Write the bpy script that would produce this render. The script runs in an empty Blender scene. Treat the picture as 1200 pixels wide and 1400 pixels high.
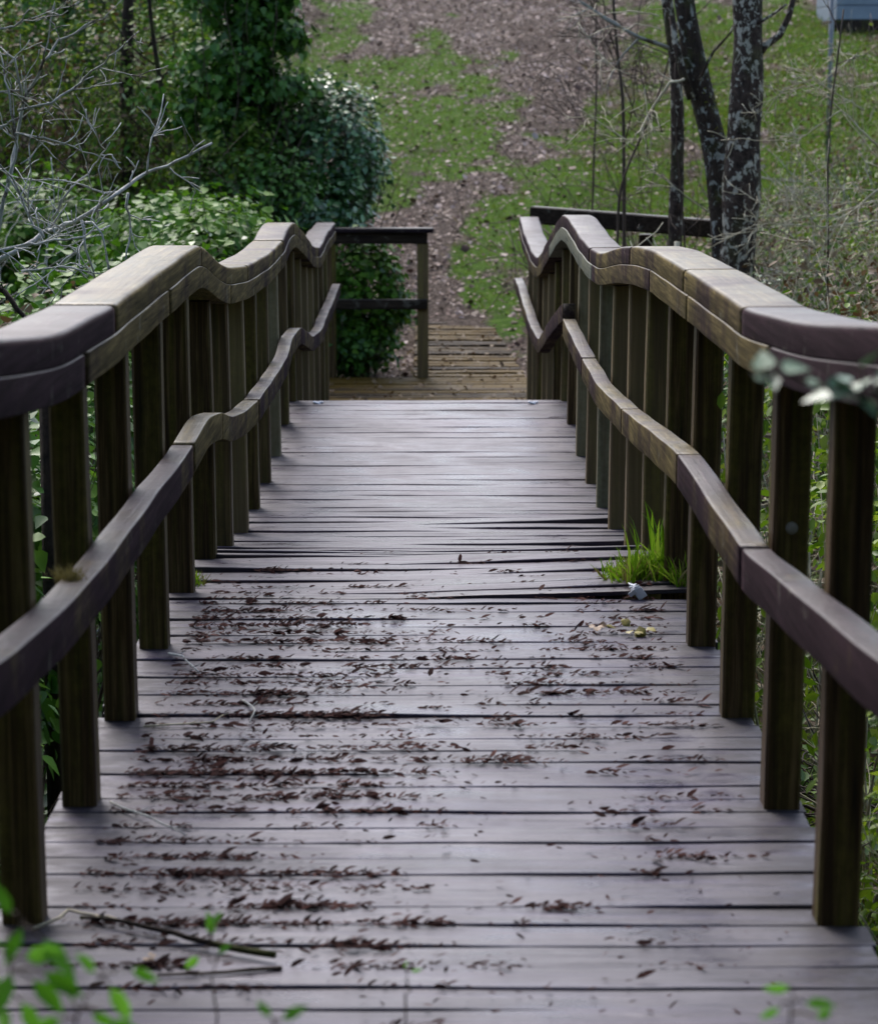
import bpy, math, random
import numpy as np
from mathutils import Vector
random.seed(7); RNG = np.random.default_rng(7)
S = bpy.context.scene
R = math.radians

# ------------------------------------------------------------------ camera
CAM_H = 1.575; PITCH = R(9.46); YAW = R(0.2546); F = 3600.0
cd = bpy.data.cameras.new('camera'); cam = bpy.data.objects.new('camera', cd); S.collection.objects.link(cam)
cam.location = (0, 0, CAM_H); cam.rotation_euler = (math.pi/2 - PITCH, 0, -YAW)
cd.sensor_fit = 'HORIZONTAL'; cd.sensor_width = 36; cd.lens = 108
cd.clip_start = 0.1; cd.clip_end = 600
cd.dof.use_dof = True; cd.dof.focus_distance = 9.3; cd.dof.aperture_fstop = 7.0; cd.dof.aperture_blades = 7
S.camera = cam
# ------------------------------------------------------------------ sky, overcast light
SUN_EL, SUN_AZ = R(50), R(-18)
w = bpy.data.worlds.new('World'); S.world = w; w.use_nodes = True
nt = w.node_tree; bg = nt.nodes['Background']
sky = nt.nodes.new('ShaderNodeTexSky'); sky.sky_type = 'NISHITA'; sky.sun_disc = False
sky.sun_elevation = SUN_EL; sky.sun_rotation = SUN_AZ; sky.air_density = 1.0; sky.dust_density = 3.0; sky.ozone_density = 1.0
hs = nt.nodes.new('ShaderNodeHueSaturation'); hs.inputs['Saturation'].default_value = 1.0
nt.links.new(sky.outputs[0], hs.inputs['Color']); nt.links.new(hs.outputs[0], bg.inputs[0])
bg.inputs[1].default_value = 0.15
sl = bpy.data.lights.new('sun', 'SUN'); sl.energy = 1.5; sl.angle = R(24); sl.color = (1, .985, .975)
so = bpy.data.objects.new('sun', sl); S.collection.objects.link(so)
# direction towards the sun (rotation measured clockwise from +Y as the sky texture does)
sd = Vector((math.sin(SUN_AZ)*math.cos(SUN_EL), math.cos(SUN_AZ)*math.cos(SUN_EL), math.sin(SUN_EL)))
so.rotation_euler = sd.to_track_quat('Z', 'Y').to_euler()
S.view_settings.view_transform = 'Standard'; S.view_settings.look = 'None'
S.view_settings.exposure = 0.92; S.view_settings.gamma = 1
S.cycles.max_bounces = 6; S.cycles.transparent_max_bounces = 4

# ------------------------------------------------------------------ maths helpers
def ray(px, py):
    x, y, z = (px-600)/F, (700-py)/F, -1.0
    c, s = math.cos(math.pi/2-PITCH), math.sin(math.pi/2-PITCH)
    y, z = y*c - z*s, y*s + z*c
    c, s = math.cos(-YAW), math.sin(-YAW)
    return Vector((x*c - y*s, x*s + y*c, z))
O = Vector((0, 0, CAM_H))
def onX(px, py, X): d = ray(px, py); return O + d*(X/d.x)
def onY(px, py, Y): d = ray(px, py); return O + d*(Y/d.y)
def onZ(px, py, Z): d = ray(px, py); return O + d*((Z-CAM_H)/d.z)
def interp(k, v):
    k = np.array(k, float); return np.interp(v, k[:, 0], k[:, 1])
def smooth_curve(pts, y0, y1, step=.04, sig=.16):
    pts = sorted([(p[0], p[1]) for p in pts]); p = np.array(pts)
    ys = np.arange(y0, y1+1e-6, step); z = np.interp(ys, p[:, 0], p[:, 1])
    # keep the slope at both ends
    n = int(3*sig/step); k = np.exp(-.5*((np.arange(-n, n+1)*step)/sig)**2); k /= k.sum()
    zz = np.concatenate([2*z[0]-z[1:n+1][::-1], z, 2*z[-1]-z[-n-1:-1][::-1]])
    return ys, np.convolve(zz, k, 'valid')

DECK = [(-1, .05), (3, .03), (4.2, .01), (7.84, 0), (8.75, -.04), (9.6, -.165), (10.4, -.236), (11.2, -.275), (12.0, -.286),
        (12.8, -.27), (13.55, -.223), (14.1, -.2), (14.35, -.2), (15, -.33), (16.5, -.62), (18, -.83), (19.5, -.94), (30, -.95)]
def deck(y): return float(interp(DECK, y))
SEAM = 7.84
BASE = [(-30, -.15), (2.6, -.07), (3.3, -.2), (4.6, -.7), (7, -1.2), (11, -1.8), (15, -1.8), (18, -1.35), (19.6, -1.13), (22, -1.03), (24.6, -.97),
        (26.5, -.75), (40, 1.1), (60, 3.8), (80, 5.6), (150, 8), (400, 9)]
def sstep(t): t = np.clip(t, 0, 1); return t*t*(3-2*t)
def lumps(x, y):
    return (.06*np.sin(1.9*x+.7*y)+.05*np.sin(.8*y-1.3*x+2)+.04*np.sin(4.1*x+1)*np.sin(3.3*y)+.012*np.sin(13*x-5*y)*np.sin(11*y+x)+.015*np.sin(9*x+2*y)*np.sin(7*y-3*x))
def H(x, y):
    x = np.asarray(x, float); y = np.asarray(y, float)
    h = interp(BASE, y)
    gully = sstep((y-3)/2)*(1-sstep((y-16)/4))
    h = h + gully*.75*sstep((np.abs(x)-1.0)/1.6)
    far = sstep((y-19)/5)
    h = h + far*np.clip(.30*(-1.6-x), 0, 3.2)*sstep((-1.2-x)/1.5) + far*np.clip(.06*(x-3), 0, 1.5)
    amp = .25+.75*sstep((np.abs(x)-.9)/1.2)
    return h + lumps(x, y)*amp*sstep((y-1)/3)
def onG(px, py, y0=8.0):
    d = ray(px, py); t = y0
    while t < 200:
        p = O + d*t
        if p.z < float(H(p.x, p.y)): return p
        t += .05
    return O + d*60

# ------------------------------------------------------------------ object helpers
def link(o, parent=None):
    o.color = (0, 0, 0, 1)
    S.collection.objects.link(o)
    if parent is not None: o.parent = parent
    return o
def mesh_obj(name, V, Fc, mat, parent=None, smooth=False, loc=None):
    me = bpy.data.meshes.new(name); me.from_pydata([tuple(v) for v in V], [], [tuple(f) for f in Fc]); me.update()
    if smooth: me.polygons.foreach_set('use_smooth', [True]*len(me.polygons))
    me.materials.append(mat); o = bpy.data.objects.new(name, me)
    if loc is not None: o.location = loc
    return link(o, parent)
def tri_obj(name, V, T, mat, parent=None, smooth=False):
    V = np.asarray(V, np.float32); T = np.asarray(T, np.int32)
    me = bpy.data.meshes.new(name); me.vertices.add(len(V)); me.vertices.foreach_set('co', V.ravel())
    me.loops.add(T.size); me.loops.foreach_set('vertex_index', T.ravel())
    me.polygons.add(len(T)); me.polygons.foreach_set('loop_start', np.arange(0, T.size, 3, dtype=np.int32))
    me.polygons.foreach_set('loop_total', np.full(len(T), 3, np.int32))
    if smooth: me.polygons.foreach_set('use_smooth', np.ones(len(T), bool))
    me.update(calc_edges=True); me.validate(); me.materials.append(mat)
    return link(bpy.data.objects.new(name, me), parent)
def tag(o, label=None, cat=None, group=None, kind=None):
    if label: o['label'] = label
    if cat: o['category'] = cat
    if group: o['group'] = group
    if kind: o['kind'] = kind
    return o
def empty(name, loc, label, cat, group=None):
    o = bpy.data.objects.new(name, None); o.location = loc; o.empty_display_size = .2
    link(o); tag(o, label, cat, group); o['_loc'] = 0; del o['_loc']; return o
def reparent(o, root):           # meshes are built in world coordinates
    o.parent = root; o.matrix_parent_inverse = root_inv(root); return o
def root_inv(root):
    from mathutils import Matrix
    return Matrix.Translation(-Vector(root.location))

class MB:
    def __init__(s): s.V = []; s.F = []
    def add(s, V, Fc):
        n = len(s.V); s.V += [tuple(v) for v in V]; s.F += [tuple(i+n for i in f) for f in Fc]; return s
    def box(s, c, d, ch=.006, M=None):
        # chamfered box; c centre, d full dimensions, M optional 3x3 rotation
        hx, hy, hz = d[0]/2, d[1]/2, d[2]/2; ch = min(ch, hx*.9, hy*.9, hz*.9)
        V = []; idx = {}
        for sx in (-1, 1):
            for sy in (-1, 1):
                for sz in (-1, 1):
                    for ax in range(3):
                        p = [sx*(hx-ch), sy*(hy-ch), sz*(hz-ch)]; p[ax] = (sx*hx, sy*hy, sz*hz)[ax]
                        idx[(sx, sy, sz, ax)] = len(V); V.append(Vector(p))
        Fc = []
        for ax in range(3):
            a, b = (ax+1) % 3, (ax+2) % 3
            for s1 in (-1, 1):
                q = []
                for (u, v) in ((-1, -1), (1, -1), (1, 1), (-1, 1)):
                    k = [0, 0, 0]; k[ax] = s1; k[a] = u; k[b] = v; q.append(idx[(*k, ax)])
                Fc.append(q if s1 > 0 else q[::-1])
        for ax in range(3):      # edges along ax
            a, b = (ax+1) % 3, (ax+2) % 3
            for u in (-1, 1):
                for v in (-1, 1):
                    k0 = [0]*3; k1 = [0]*3; k0[ax] = -1; k1[ax] = 1; k0[a] = k1[a] = u; k0[b] = k1[b] = v
                    q = [idx[(*k0, a)], idx[(*k1, a)], idx[(*k1, b)], idx[(*k0, b)]]
                    Fc.append(q if u*v < 0 else q[::-1])
        for sx in (-1, 1):
            for sy in (-1, 1):
                for sz in (-1, 1):
                    q = [idx[(sx, sy, sz, 0)], idx[(sx, sy, sz, 1)], idx[(sx, sy, sz, 2)]]
                    Fc.append(q if sx*sy*sz > 0 else q[::-1])
        if M is not None: V = [M @ v for v in V]
        return s.add([v+Vector(c) for v in V], Fc)
    def tube(s, pts, rad, n=6, cap=True):
        pts = [Vector(p) for p in pts]; k = len(s.V); m = len(pts)
        up = Vector((.13, .21, .97)).normalized()
        for i, p in enumerate(pts):
            t = (pts[min(i+1, m-1)]-pts[max(i-1, 0)]).normalized()
            a = t.cross(up)
            if a.length < .1: a = t.cross(Vector((1, 0, 0)))
            a.normalize(); b = t.cross(a); r = rad[i] if hasattr(rad, '__len__') else rad
            for j in range(n):
                an = 2*math.pi*j/n; s.V.append(tuple(p+(a*math.cos(an)+b*math.sin(an))*r))
        for i in range(m-1):
            for j in range(n):
                j2 = (j+1) % n
                s.F.append((k+i*n+j, k+i*n+j2, k+(i+1)*n+j2, k+(i+1)*n+j))
        if cap:
            s.F.append(tuple(k+j for j in range(n))[::-1]); s.F.append(tuple(k+(m-1)*n+j for j in range(n)))
        return s
    def build(s, name, mat, root=None, smooth=False):
        o = mesh_obj(name, s.V, s.F, mat, None, smooth)
        if root is not None: reparent(o, root)
        return o

# ------------------------------------------------------------------ materials
class NT:
    def __init__(s, name):
        s.m = bpy.data.materials.new(name); s.m.use_nodes = True; s.t = s.m.node_tree; s.p = s.t.nodes['Principled BSDF']; s.out = s.t.nodes['Material Output']
    def n(s, typ, **k):
        x = s.t.nodes.new('ShaderNode'+typ)
        for a, b in k.items(): setattr(x, a, b)
        return x
    def l(s, a, b): s.t.links.new(a, b)
    def coord(s, scale=(1, 1, 1), rnd=True, kind='Object'):
        tc = s.n('TexCoord'); src = tc.outputs[kind]
        if rnd:
            oi = s.n('ObjectInfo'); mu = s.n('VectorMath', operation='SCALE'); mu.inputs[0].default_value = (37, 91, 53)
            s.l(oi.outputs['Random'], mu.inputs['Scale']); ad = s.n('VectorMath', operation='ADD'); s.l(src, ad.inputs[0]); s.l(mu.outputs[0], ad.inputs[1]); src = ad.outputs[0]
        mp = s.n('Mapping'); mp.inputs['Scale'].default_value = scale; s.l(src, mp.inputs['Vector']); return mp.outputs[0]
    def noise(s, vec, scale=5, detail=6, rough=.6, dist=0):
        x = s.n('TexNoise'); x.inputs['Scale'].default_value = scale; x.inputs['Detail'].default_value = detail
        x.inputs['Roughness'].default_value = rough; x.inputs['Distortion'].default_value = dist; s.l(vec, x.inputs['Vector']); return x.outputs['Fac']
    def ramp(s, fac, stops):
        x = s.n('ValToRGB'); e = x.color_ramp.elements
        while len(e) < len(stops): e.new(.5)
        for i, (p, c) in enumerate(stops):
            e[i].position = p; e[i].color = (*c, 1) if hasattr(c, '__len__') else (c, c, c, 1)
        s.l(fac, x.inputs[0]); return x.outputs[0]
    def mix(s, f, a, b, mode='MIX'):
        x = s.n('MixRGB', blend_type=mode)
        for i, v in ((0, f), (1, a), (2, b)):
            if hasattr(v, 'is_linked') or isinstance(v, bpy.types.NodeSocket): s.l(v, x.inputs[i])
            elif hasattr(v, '__len__'): x.inputs[i].default_value = (*v, 1)
            else: x.inputs[i].default_value = v if i == 0 else (v, v, v, 1)
        return x.outputs[0]
    def math(s, op, a, b=0.):
        x = s.n('Math', operation=op)
        for i, v in ((0, a), (1, b)):
            if isinstance(v, bpy.types.NodeSocket): s.l(v, x.inputs[i])
            else: x.inputs[i].default_value = v
        return x.outputs[0]
    def set(s, k, v):
        if isinstance(v, bpy.types.NodeSocket): s.l(v, s.p.inputs[k])
        elif hasattr(v, '__len__'): s.p.inputs[k].default_value = (*v, 1)
        else: s.p.inputs[k].default_value = v
    def bump(s, h, dist=.01, strength=.6):
        b = s.n('Bump'); b.inputs['Distance'].default_value = dist; b.inputs['Strength'].default_value = strength
        s.l(h, b.inputs['Height']); s.l(b.outputs[0], s.p.inputs['Normal'])

def plank_mat():
    m = NT('wet_plank'); f = m.noise(m.coord((.7, 18, 18)), 2.6, 10, .72, .9); f2 = m.noise(m.coord((.35, 9, 9)), 3.2, 6, .65, .5)
    big = m.noise(m.coord((1, 1, 1), rnd=False), 2.6, 5, .6, .4); mid = m.noise(m.coord((1.6, 5, 5)), 2.4, 7, .7, .3); fine = m.noise(m.coord((6, 20, 20)), 9, 5, .7)
    oi = m.n('ObjectInfo')
    c = m.ramp(f, [(.32, (.010, .007, .010)), (.5, (.034, .023, .036)), (.68, (.090, .064, .088))])
    c = m.mix(m.ramp(oi.outputs['Random'], [(0, .1), (1, .9)]), c, m.mix(.75, c, (.055, .026, .056)))
    sc_ = m.n('SeparateColor'); m.l(oi.outputs['Color'], sc_.inputs[0]); c = m.mix(m.math('MULTIPLY', sc_.outputs[0], .75), c, m.mix(1., c, (.62, .88, 1.15), 'MULTIPLY'))
    c = m.mix(m.ramp(f2, [(.4, .8), (.6, 0.)]), c, (.012, .010, .013))
    c = m.mix(m.ramp(big, [(.45, 0.), (.62, .6)]), c, m.mix(.7, c, (.022, .027, .036)))
    c = m.mix(m.ramp(mid, [(.60, 0.), (.74, .55)]), c, (.15, .135, .145))
    c = m.mix(m.ramp(fine, [(.66, 0.), (.72, .7)]), c, (.008, .006, .006))
    tc = m.n('TexCoord'); sx = m.n('SeparateXYZ'); m.l(tc.outputs['Object'], sx.inputs[0]); ed = m.ramp(m.math('ABSOLUTE', sx.outputs[0]), [(.50, 0.), (.74, 1.)])
    dirt = m.math('MULTIPLY', ed, m.ramp(m.noise(m.coord((1, 1.6, 1), rnd=False), 7, 5, .65), [(.36, 0.), (.56, 1.)])); c = m.mix(m.math('MULTIPLY', dirt, .8), c, (.016, .012, .007))
    m.set('Base Color', c)
    r = m.mix(m.ramp(big, [(.38, 0.), (.62, 1.)]), m.ramp(mid, [(.35, .14), (.65, .42)]), m.ramp(f, [(.35, .34), (.65, .68)]))
    r = m.mix(m.math('MULTIPLY', dirt, .7), r, .8)
    m.set('Roughness', r); m.set('Specular IOR Level', m.ramp(m.noise(m.coord((.8, 2.2, 1), rnd=False), 2.1, 5, .65), [(.38, .42), (.62, .82)])); m.set('Specular Tint', (.90, .87, 1.0))
    m.bump(m.mix(.5, m.mix(.5, f, mid), f2), .007, .55); return m.m
def rail_mat(name='rail_wood', base=(.105, .080, .034), alt=(.030, .0165, .021), grain=(30, 1.2, 30), rough=(.3, .6), wet=.45):
    # object colour: red = how much of the purplish stain is left
    m = NT(name); f = m.noise(m.coord(grain), 2.4, 8, .65, .3); big = m.noise(m.coord((1.2, 1.2, 1.2), rnd=False), 2.0, 6, .65)
    crack = m.noise(m.coord(tuple(v*(1.6 if v > 5 else .5) for v in grain)), 2.2, 4, .6, .6)
    fine = m.noise(m.coord((1, 1, 1)), 34, 5, .7)
    oi = m.n('ObjectInfo'); sp = m.n('SeparateColor'); m.l(oi.outputs['Color'], sp.inputs[0])
    k = m.math('ADD', sp.outputs[0], m.math('MULTIPLY', m.math('SUBTRACT', big, .5), 2.4))
    k = m.ramp(k, [(.25, 0.), (.75, 1.)])
    b2 = tuple(min(1, v*2.1) for v in base); a2 = tuple(v*1.75 for v in alt)
    cb = m.ramp(f, [(.3, tuple(v*.45 for v in base)), (.5, base), (.72, b2)])
    ca = m.ramp(f, [(.3, tuple(v*.6 for v in alt)), (.5, alt), (.72, a2)])
    c = m.mix(k, cb, ca)
    lich = m.ramp(m.noise(m.coord((1, 1, 1)), 9, 6, .7, .5), [(.60, 0.), (.70, 1.)])
    c = m.mix(m.math('MULTIPLY', lich, .45), c, (.26, .25, .20))
    c = m.mix(sp.outputs[1], c, m.ramp(fine, [(.3, (.18, .21, .14)), (.7, (.40, .42, .33))]))
    c = m.mix(m.ramp(crack, [(.30, .85), (.40, 0.)]), c, (.008, .006, .006))
    c = m.mix(m.ramp(m.noise(m.coord((1, 1, 1)), 3.4, 5, .7, .8), [(.56, 0.), (.68, .6)]), c, m.mix(.6, c, (.012, .008, .011)))
    ge = m.n('NewGeometry'); sx = m.n('SeparateXYZ'); m.l(ge.outputs['Normal'], sx.inputs[0]); top = m.ramp(sx.outputs[2], [(.45, 0.), (.9, 1.)])   # rain water stands on the upper faces only
    m.set('Base Color', c); m.set('Specular IOR Level', m.math('ADD', m.math('MULTIPLY', top, wet), .04))
    m.set('Roughness', m.mix(top, .92, m.ramp(big, [(.3, rough[0]), (.7, rough[1])]))); m.bump(m.mix(.35, m.mix(.5, f, crack), fine), .007, .65); return m.m
def post_mat():
    m = NT('post_wood'); f = m.noise(m.coord((34, 34, 1.1)), 2.0, 8, .65, .35); st = m.noise(m.coord((14, 14, .55)), 1.6, 5, .6, .5)
    fine = m.noise(m.coord((1, 1, 1)), 40, 5, .7); big = m.noise(m.coord((1, 1, 1)), 2.2, 4, .6)
    oi = m.n('ObjectInfo'); sp = m.n('SeparateColor'); m.l(oi.outputs['Color'], sp.inputs[0])
    c = m.ramp(f, [(.3, (.010, .0055, .003)), (.5, (.055, .030, .012)), (.7, (.19, .12, .055))])
    al = m.math('MULTIPLY', m.ramp(st, [(.45, 0.), (.62, 1.)]), m.ramp(big, [(.35, .25), (.6, 1.)]))
    c = m.mix(m.math('MULTIPLY', al, .75), c, m.ramp(fine, [(.3, (.055, .048, .006)), (.7, (.17, .145, .022))]))
    pl = m.math('MULTIPLY', sp.outputs[1], m.ramp(st, [(.38, .55), (.55, 1.)]))
    c = m.mix(pl, c, m.ramp(fine, [(.25, (.14, .15, .085)), (.7, (.36, .35, .25))]))
    c = m.mix(sp.outputs[2], c, m.mix(.5, c, (.26, .19, .10)))
    m.set('Base Color', c); m.set('Specular IOR Level', .2); m.set('Roughness', m.ramp(big, [(.3, .45), (.7, .75)])); m.bump(m.mix(.4, f, fine), .005, .6); return m.m
def leaf_mat(name, c0, c1, c2, rough=.35, spec=.5, trans=.3):
    m = NT(name); ge = m.n('NewGeometry'); r = ge.outputs['Random Per Island']
    nz = m.noise(m.coord((1, 1, 1), rnd=False), 1.3, 3, .6)
    k = m.math('ADD', m.math('MULTIPLY', r, .7), m.math('MULTIPLY', nz, .35))
    c = m.ramp(k, [(.1, c0), (.5, c1), (.95, c2)])
    m.set('Base Color', c); m.set('Roughness', rough); m.set('Specular IOR Level', spec)
    if trans:
        t = m.n('BsdfTranslucent'); m.l(c, t.inputs[0]); mx = m.n('MixShader'); mx.inputs[0].default_value = trans
        m.l(m.p.outputs[0], mx.inputs[1]); m.l(t.outputs[0], mx.inputs[2]); m.l(mx.outputs[0], m.out.inputs[0])
    return m.m
def bark_mat(name, dark=(.03, .022, .018), mid=(.09, .07, .055), lich=(.38, .40, .36), amount=.55, sc=14, moss=0.):
    m = NT(name); v = m.coord((1, 1, .8)); f = m.noise(v, 22, 7, .7, .4); l1 = m.noise(v, sc, 6, .65, .6)
    c = m.ramp(f, [(.35, dark), (.7, mid)])
    l2 = m.noise(v, sc*.38, 5, .7, 1.2); l1 = m.math('ADD', m.math('MULTIPLY', l1, .6), m.math('MULTIPLY', l2, .4))
    c = m.mix(m.ramp(l1, [(amount, 0.), (amount+.03, 1.)]), c, m.ramp(f, [(.3, tuple(x*.5 for x in lich)), (.7, lich)]))
    if moss:
        g = m.noise(v, 5, 5, .6); c = m.mix(m.math('MULTIPLY', m.ramp(g, [(.5, 0.), (.62, 1.)]), moss), c, m.ramp(f, [(.3, (.035, .05, .006)), (.7, (.12, .15, .02))]))
    m.set('Base Color', c); m.set('Roughness', .85); m.set('Specular IOR Level', .2); m.bump(m.mix(.5, f, m.noise(m.coord((1, 1, .25)), 30, 4, .6)), .03, .9); return m.m
def plain(name, c, rough=.6, c2=None, sc=12):
    m = NT(name); c2 = c2 or tuple(x*1.7 for x in c); f = m.noise(m.coord(), sc, 6, .65)
    m.set('Base Color', m.ramp(f, [(.3, c), (.7, c2)])); m.set('Roughness', rough); m.bump(f, .004, .4); return m.m

M = dict(plank=plank_mat(), rail=rail_mat(), post=post_mat(),
    mossplank=rail_mat('mossy_plank', (.085, .050, .006), (.026, .015, .005), (1.2, 26, 26), (.6, .85), .10),
    fence=rail_mat('fence_wood', (.03, .022, .016), (.022, .015, .018), (1.2, 26, 26), (.35, .6)),
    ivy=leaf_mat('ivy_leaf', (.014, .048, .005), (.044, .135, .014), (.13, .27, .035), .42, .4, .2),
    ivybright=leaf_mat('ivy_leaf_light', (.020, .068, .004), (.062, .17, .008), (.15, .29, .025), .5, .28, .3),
    ivyblue=leaf_mat('ivy_leaf_blue', (.014, .06, .014), (.05, .15, .04), (.20, .36, .13), .32, .8, .1),
    thick=leaf_mat('thicket_leaf', (.022, .055, .004), (.08, .165, .012), (.25, .32, .04), .5, .3, .35),
    dry=leaf_mat('dry_leaf', (.05, .028, .014), (.12, .07, .03), (.22, .16, .09), .6, .3, .2),
    lime=leaf_mat('bramble_leaf', (.04, .10, .004), (.12, .22, .010), (.28, .38, .03), .45, .3, .4),
    tuft=leaf_mat('tuft_blade', (.06, .14, .004), (.15, .30, .012), (.32, .42, .05), .7, .1, .4),
    litter=leaf_mat('litter_leaf', (.030, .014, .008), (.15, .085, .062), (.44, .35, .32), .6, .25, 0),
    flake=leaf_mat('bark_flake', (.012, .004, .004), (.03, .010, .009), (.08, .030, .024), .8, .08, 0),
    grass=leaf_mat('grass_blade', (.045, .085, .003), (.090, .165, .006), (.20, .26, .02), .8, .04, .35),
    drygrass=leaf_mat('dry_grass', (.10, .085, .02), (.19, .16, .05), (.32, .27, .12), .7, .15, .3),
    twig=bark_mat('twig_bark', (.05, .04, .032), (.14, .12, .10), (.45, .45, .40), .44, 9),
    paletwig=bark_mat('pale_twig_bark', (.12, .11, .10), (.34, .32, .29), (.62, .62, .58), .42, 12),
    straw=plain('straw_twig', (.20, .165, .09), .6, (.60, .54, .38)),
    stem=plain('brown_stem', (.03, .018, .012), .7, (.09, .055, .035)),
    bark=bark_mat('lichen_bark', (.018, .012, .010), (.10, .07, .055), (.56, .53, .44), .53, 20, .2),
    mossbark=bark_mat('mossy_bark', (.02, .015, .012), (.065, .047, .035), (.42, .44, .40), .545, 20, .35),
    darkbark=bark_mat('dark_bark', (.015, .011, .009), (.05, .035, .025), (.2, .2, .17), .66, 12, .4),
    steel=plain('grey_steel', (.16, .165, .18), .5, (.24, .245, .26)), white=plain('white_plastic', (.6, .62, .68), .4, (.8, .8, .82)),
    bolt=plain('bolt_steel', (.18, .16, .13), .5, (.34, .32, .27)))

# ------------------------------------------------------------------ ground
def ground_mat():
    m = NT('ground_soil'); v = m.coord((1, 1, 1), rnd=False)
    at = m.n('Attribute', attribute_name='cover'); sp = m.n('SeparateColor'); m.l(at.outputs['Color'], sp.inputs[0])
    n1 = m.noise(v, 7, 8, .7, .4); n2 = m.noise(v, 28, 6, .7); n3 = m.noise(v, 1.7, 6, .65, .5)
    soil = m.ramp(n2, [(.36, (.014, .009, .006)), (.5, (.075, .054, .042)), (.64, (.21, .165, .14))])
    moss = m.ramp(n1, [(.3, (.022, .050, .002)), (.55, (.055, .12, .004)), (.75, (.11, .17, .012))])
    k = m.math('ADD', sp.outputs[0], m.math('MULTIPLY', m.math('SUBTRACT', n3, .5), .9)); k = m.math('ADD', k, m.math('MULTIPLY', m.math('SUBTRACT', n2, .5), .8))
    c = m.mix(m.ramp(k, [(.4, 0.), (.6, 1.)]), soil, moss)
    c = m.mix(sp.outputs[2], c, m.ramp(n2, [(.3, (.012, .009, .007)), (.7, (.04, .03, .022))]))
    m.set('Base Color', c); m.set('Roughness', .9); m.set('Specular IOR Level', .08); m.bump(m.mix(.5, n1, n2), .08, 1.); return m.m
# green patches and worn path, given as spots on the slope (pixel centre of the photo -> point on the ground, radii in metres)
GREEN = [(480, 110, 1.0, 3), (560, 110, .9, 2.5), (560, 180, 1.1, 3), (600, 90, .8, 2.5), (650, 190, .6, 2.5), (700, 150, .6, 2), (640, 160, .7, 2.5), (470, 60, .6, 2), (500, 240, .5, 1.5),
         (700, 300, .6, 2.2), (660, 330, .35, 2.5), (780, 240, .9, 3), (850, 200, 1.0, 4), (880, 260, 1.2, 3), (960, 160, 1.3, 4), (1060, 130, 1.5, 5), (1100, 60, 1.5, 3), (660, 400, .25, 1.2), (700, 350, .5, 1.8),
         (690, 450, .3, .8), (760, 330, .8, 2), (1060, 250, 1.5, 4), (1150, 200, 1.5, 4), (700, 75, .3, 1.5), (620, 20, .3, 1), (1000, 330, 1.2, 3), (520, 150, 1.2, 4), (600, 215, .9, 3), (540, 250, .6, 2), (770, 200, .5, 2), (880, 60, .8, 3), (650, 120, .6, 2), (600, 60, .5, 2), (480, 15, .6, 3), (630, 345, .25, 1.5)]
GREEN = [(onG(a, b), rx, ry) for a, b, rx, ry in GREEN]
WORN = [(640, 470, .35, 1.0), (600, 420, .30, 1.2), (585, 380, .28, 1.2), (575, 340, .28, 1.5), (585, 300, .3, 1.5), (610, 262, .35, 1.6), (660, 235, .35, 1.5), (715, 200, .45, 2), (745, 165, .5, 2.5), (760, 110, .8, 3),
        (745, 60, .8, 4), (720, 15, 1.1, 4), (820, 50, .8, 4), (640, 40, .6, 3), (540, 30, .6, 2)]
WORN = [(onG(a, b), rx, ry) for a, b, rx, ry in WORN]
_L = np.random.default_rng(3).random((128, 128))
def vnoise(x, y, sc, off=0.):
    x = x/sc+off+500; y = y/sc+off*1.7+500; xi = np.floor(x).astype(int); yi = np.floor(y).astype(int); fx = sstep(x-xi); fy = sstep(y-yi); g = lambda a, b: _L[a % 128, b % 128]
    return (g(xi, yi)*(1-fx)+g(xi+1, yi)*fx)*(1-fy)+(g(xi, yi+1)*(1-fx)+g(xi+1, yi+1)*fx)*fy
def fnoise(x, y): return .4*vnoise(x, y*.6, .9)+.3*vnoise(x, y*.6, .42, 3.3)+.3*vnoise(x, y*.7, .2, 7.1)
def cover(x, y):
    g = np.zeros_like(x); p = np.zeros_like(x)
    for c, rx, ry in GREEN: g = np.maximum(g, np.exp(-((x-c.x)/rx)**2-((y-c.y)/ry)**2))
    for c, rx, ry in WORN: p = np.maximum(p, np.exp(-((x-c.x)/rx)**2-((y-c.y)/ry)**2))
    g = np.maximum(g, .55*sstep((x-3.2)/1.5)); g = np.maximum(g, .55*(1-sstep((y-19)/3)))
    return np.clip(g*.80-p*.55+.18+(fnoise(x, y)-.5)*1.5, 0, 1), p
xs = np.concatenate([np.linspace(-150, -12, 24), np.linspace(-11.6, 11.6, 190), np.linspace(12, 150, 24)])
ys = np.concatenate([np.linspace(-60, 0, 14), np.linspace(.5, 62, 400), np.linspace(63, 400, 50)])
X, Y = np.meshgrid(xs, ys); Z = H(X, Y); nx, ny = len(xs), len(ys)
V = np.stack([X, Y, Z], -1).reshape(-1, 3)
i = np.arange((ny-1)*(nx-1)); r_, c_ = i//(nx-1), i % (nx-1); a = r_*nx+c_
T = np.concatenate([np.stack([a, a+1, a+nx+1], 1), np.stack([a, a+nx+1, a+nx], 1)])
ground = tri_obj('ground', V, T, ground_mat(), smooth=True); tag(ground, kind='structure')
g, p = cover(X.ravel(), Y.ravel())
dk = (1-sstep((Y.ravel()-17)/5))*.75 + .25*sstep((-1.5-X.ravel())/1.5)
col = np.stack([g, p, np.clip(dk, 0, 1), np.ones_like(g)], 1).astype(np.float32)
ca = ground.data.color_attributes.new('cover', 'FLOAT_COLOR', 'POINT'); ca.data.foreach_set('color', col.ravel())

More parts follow.
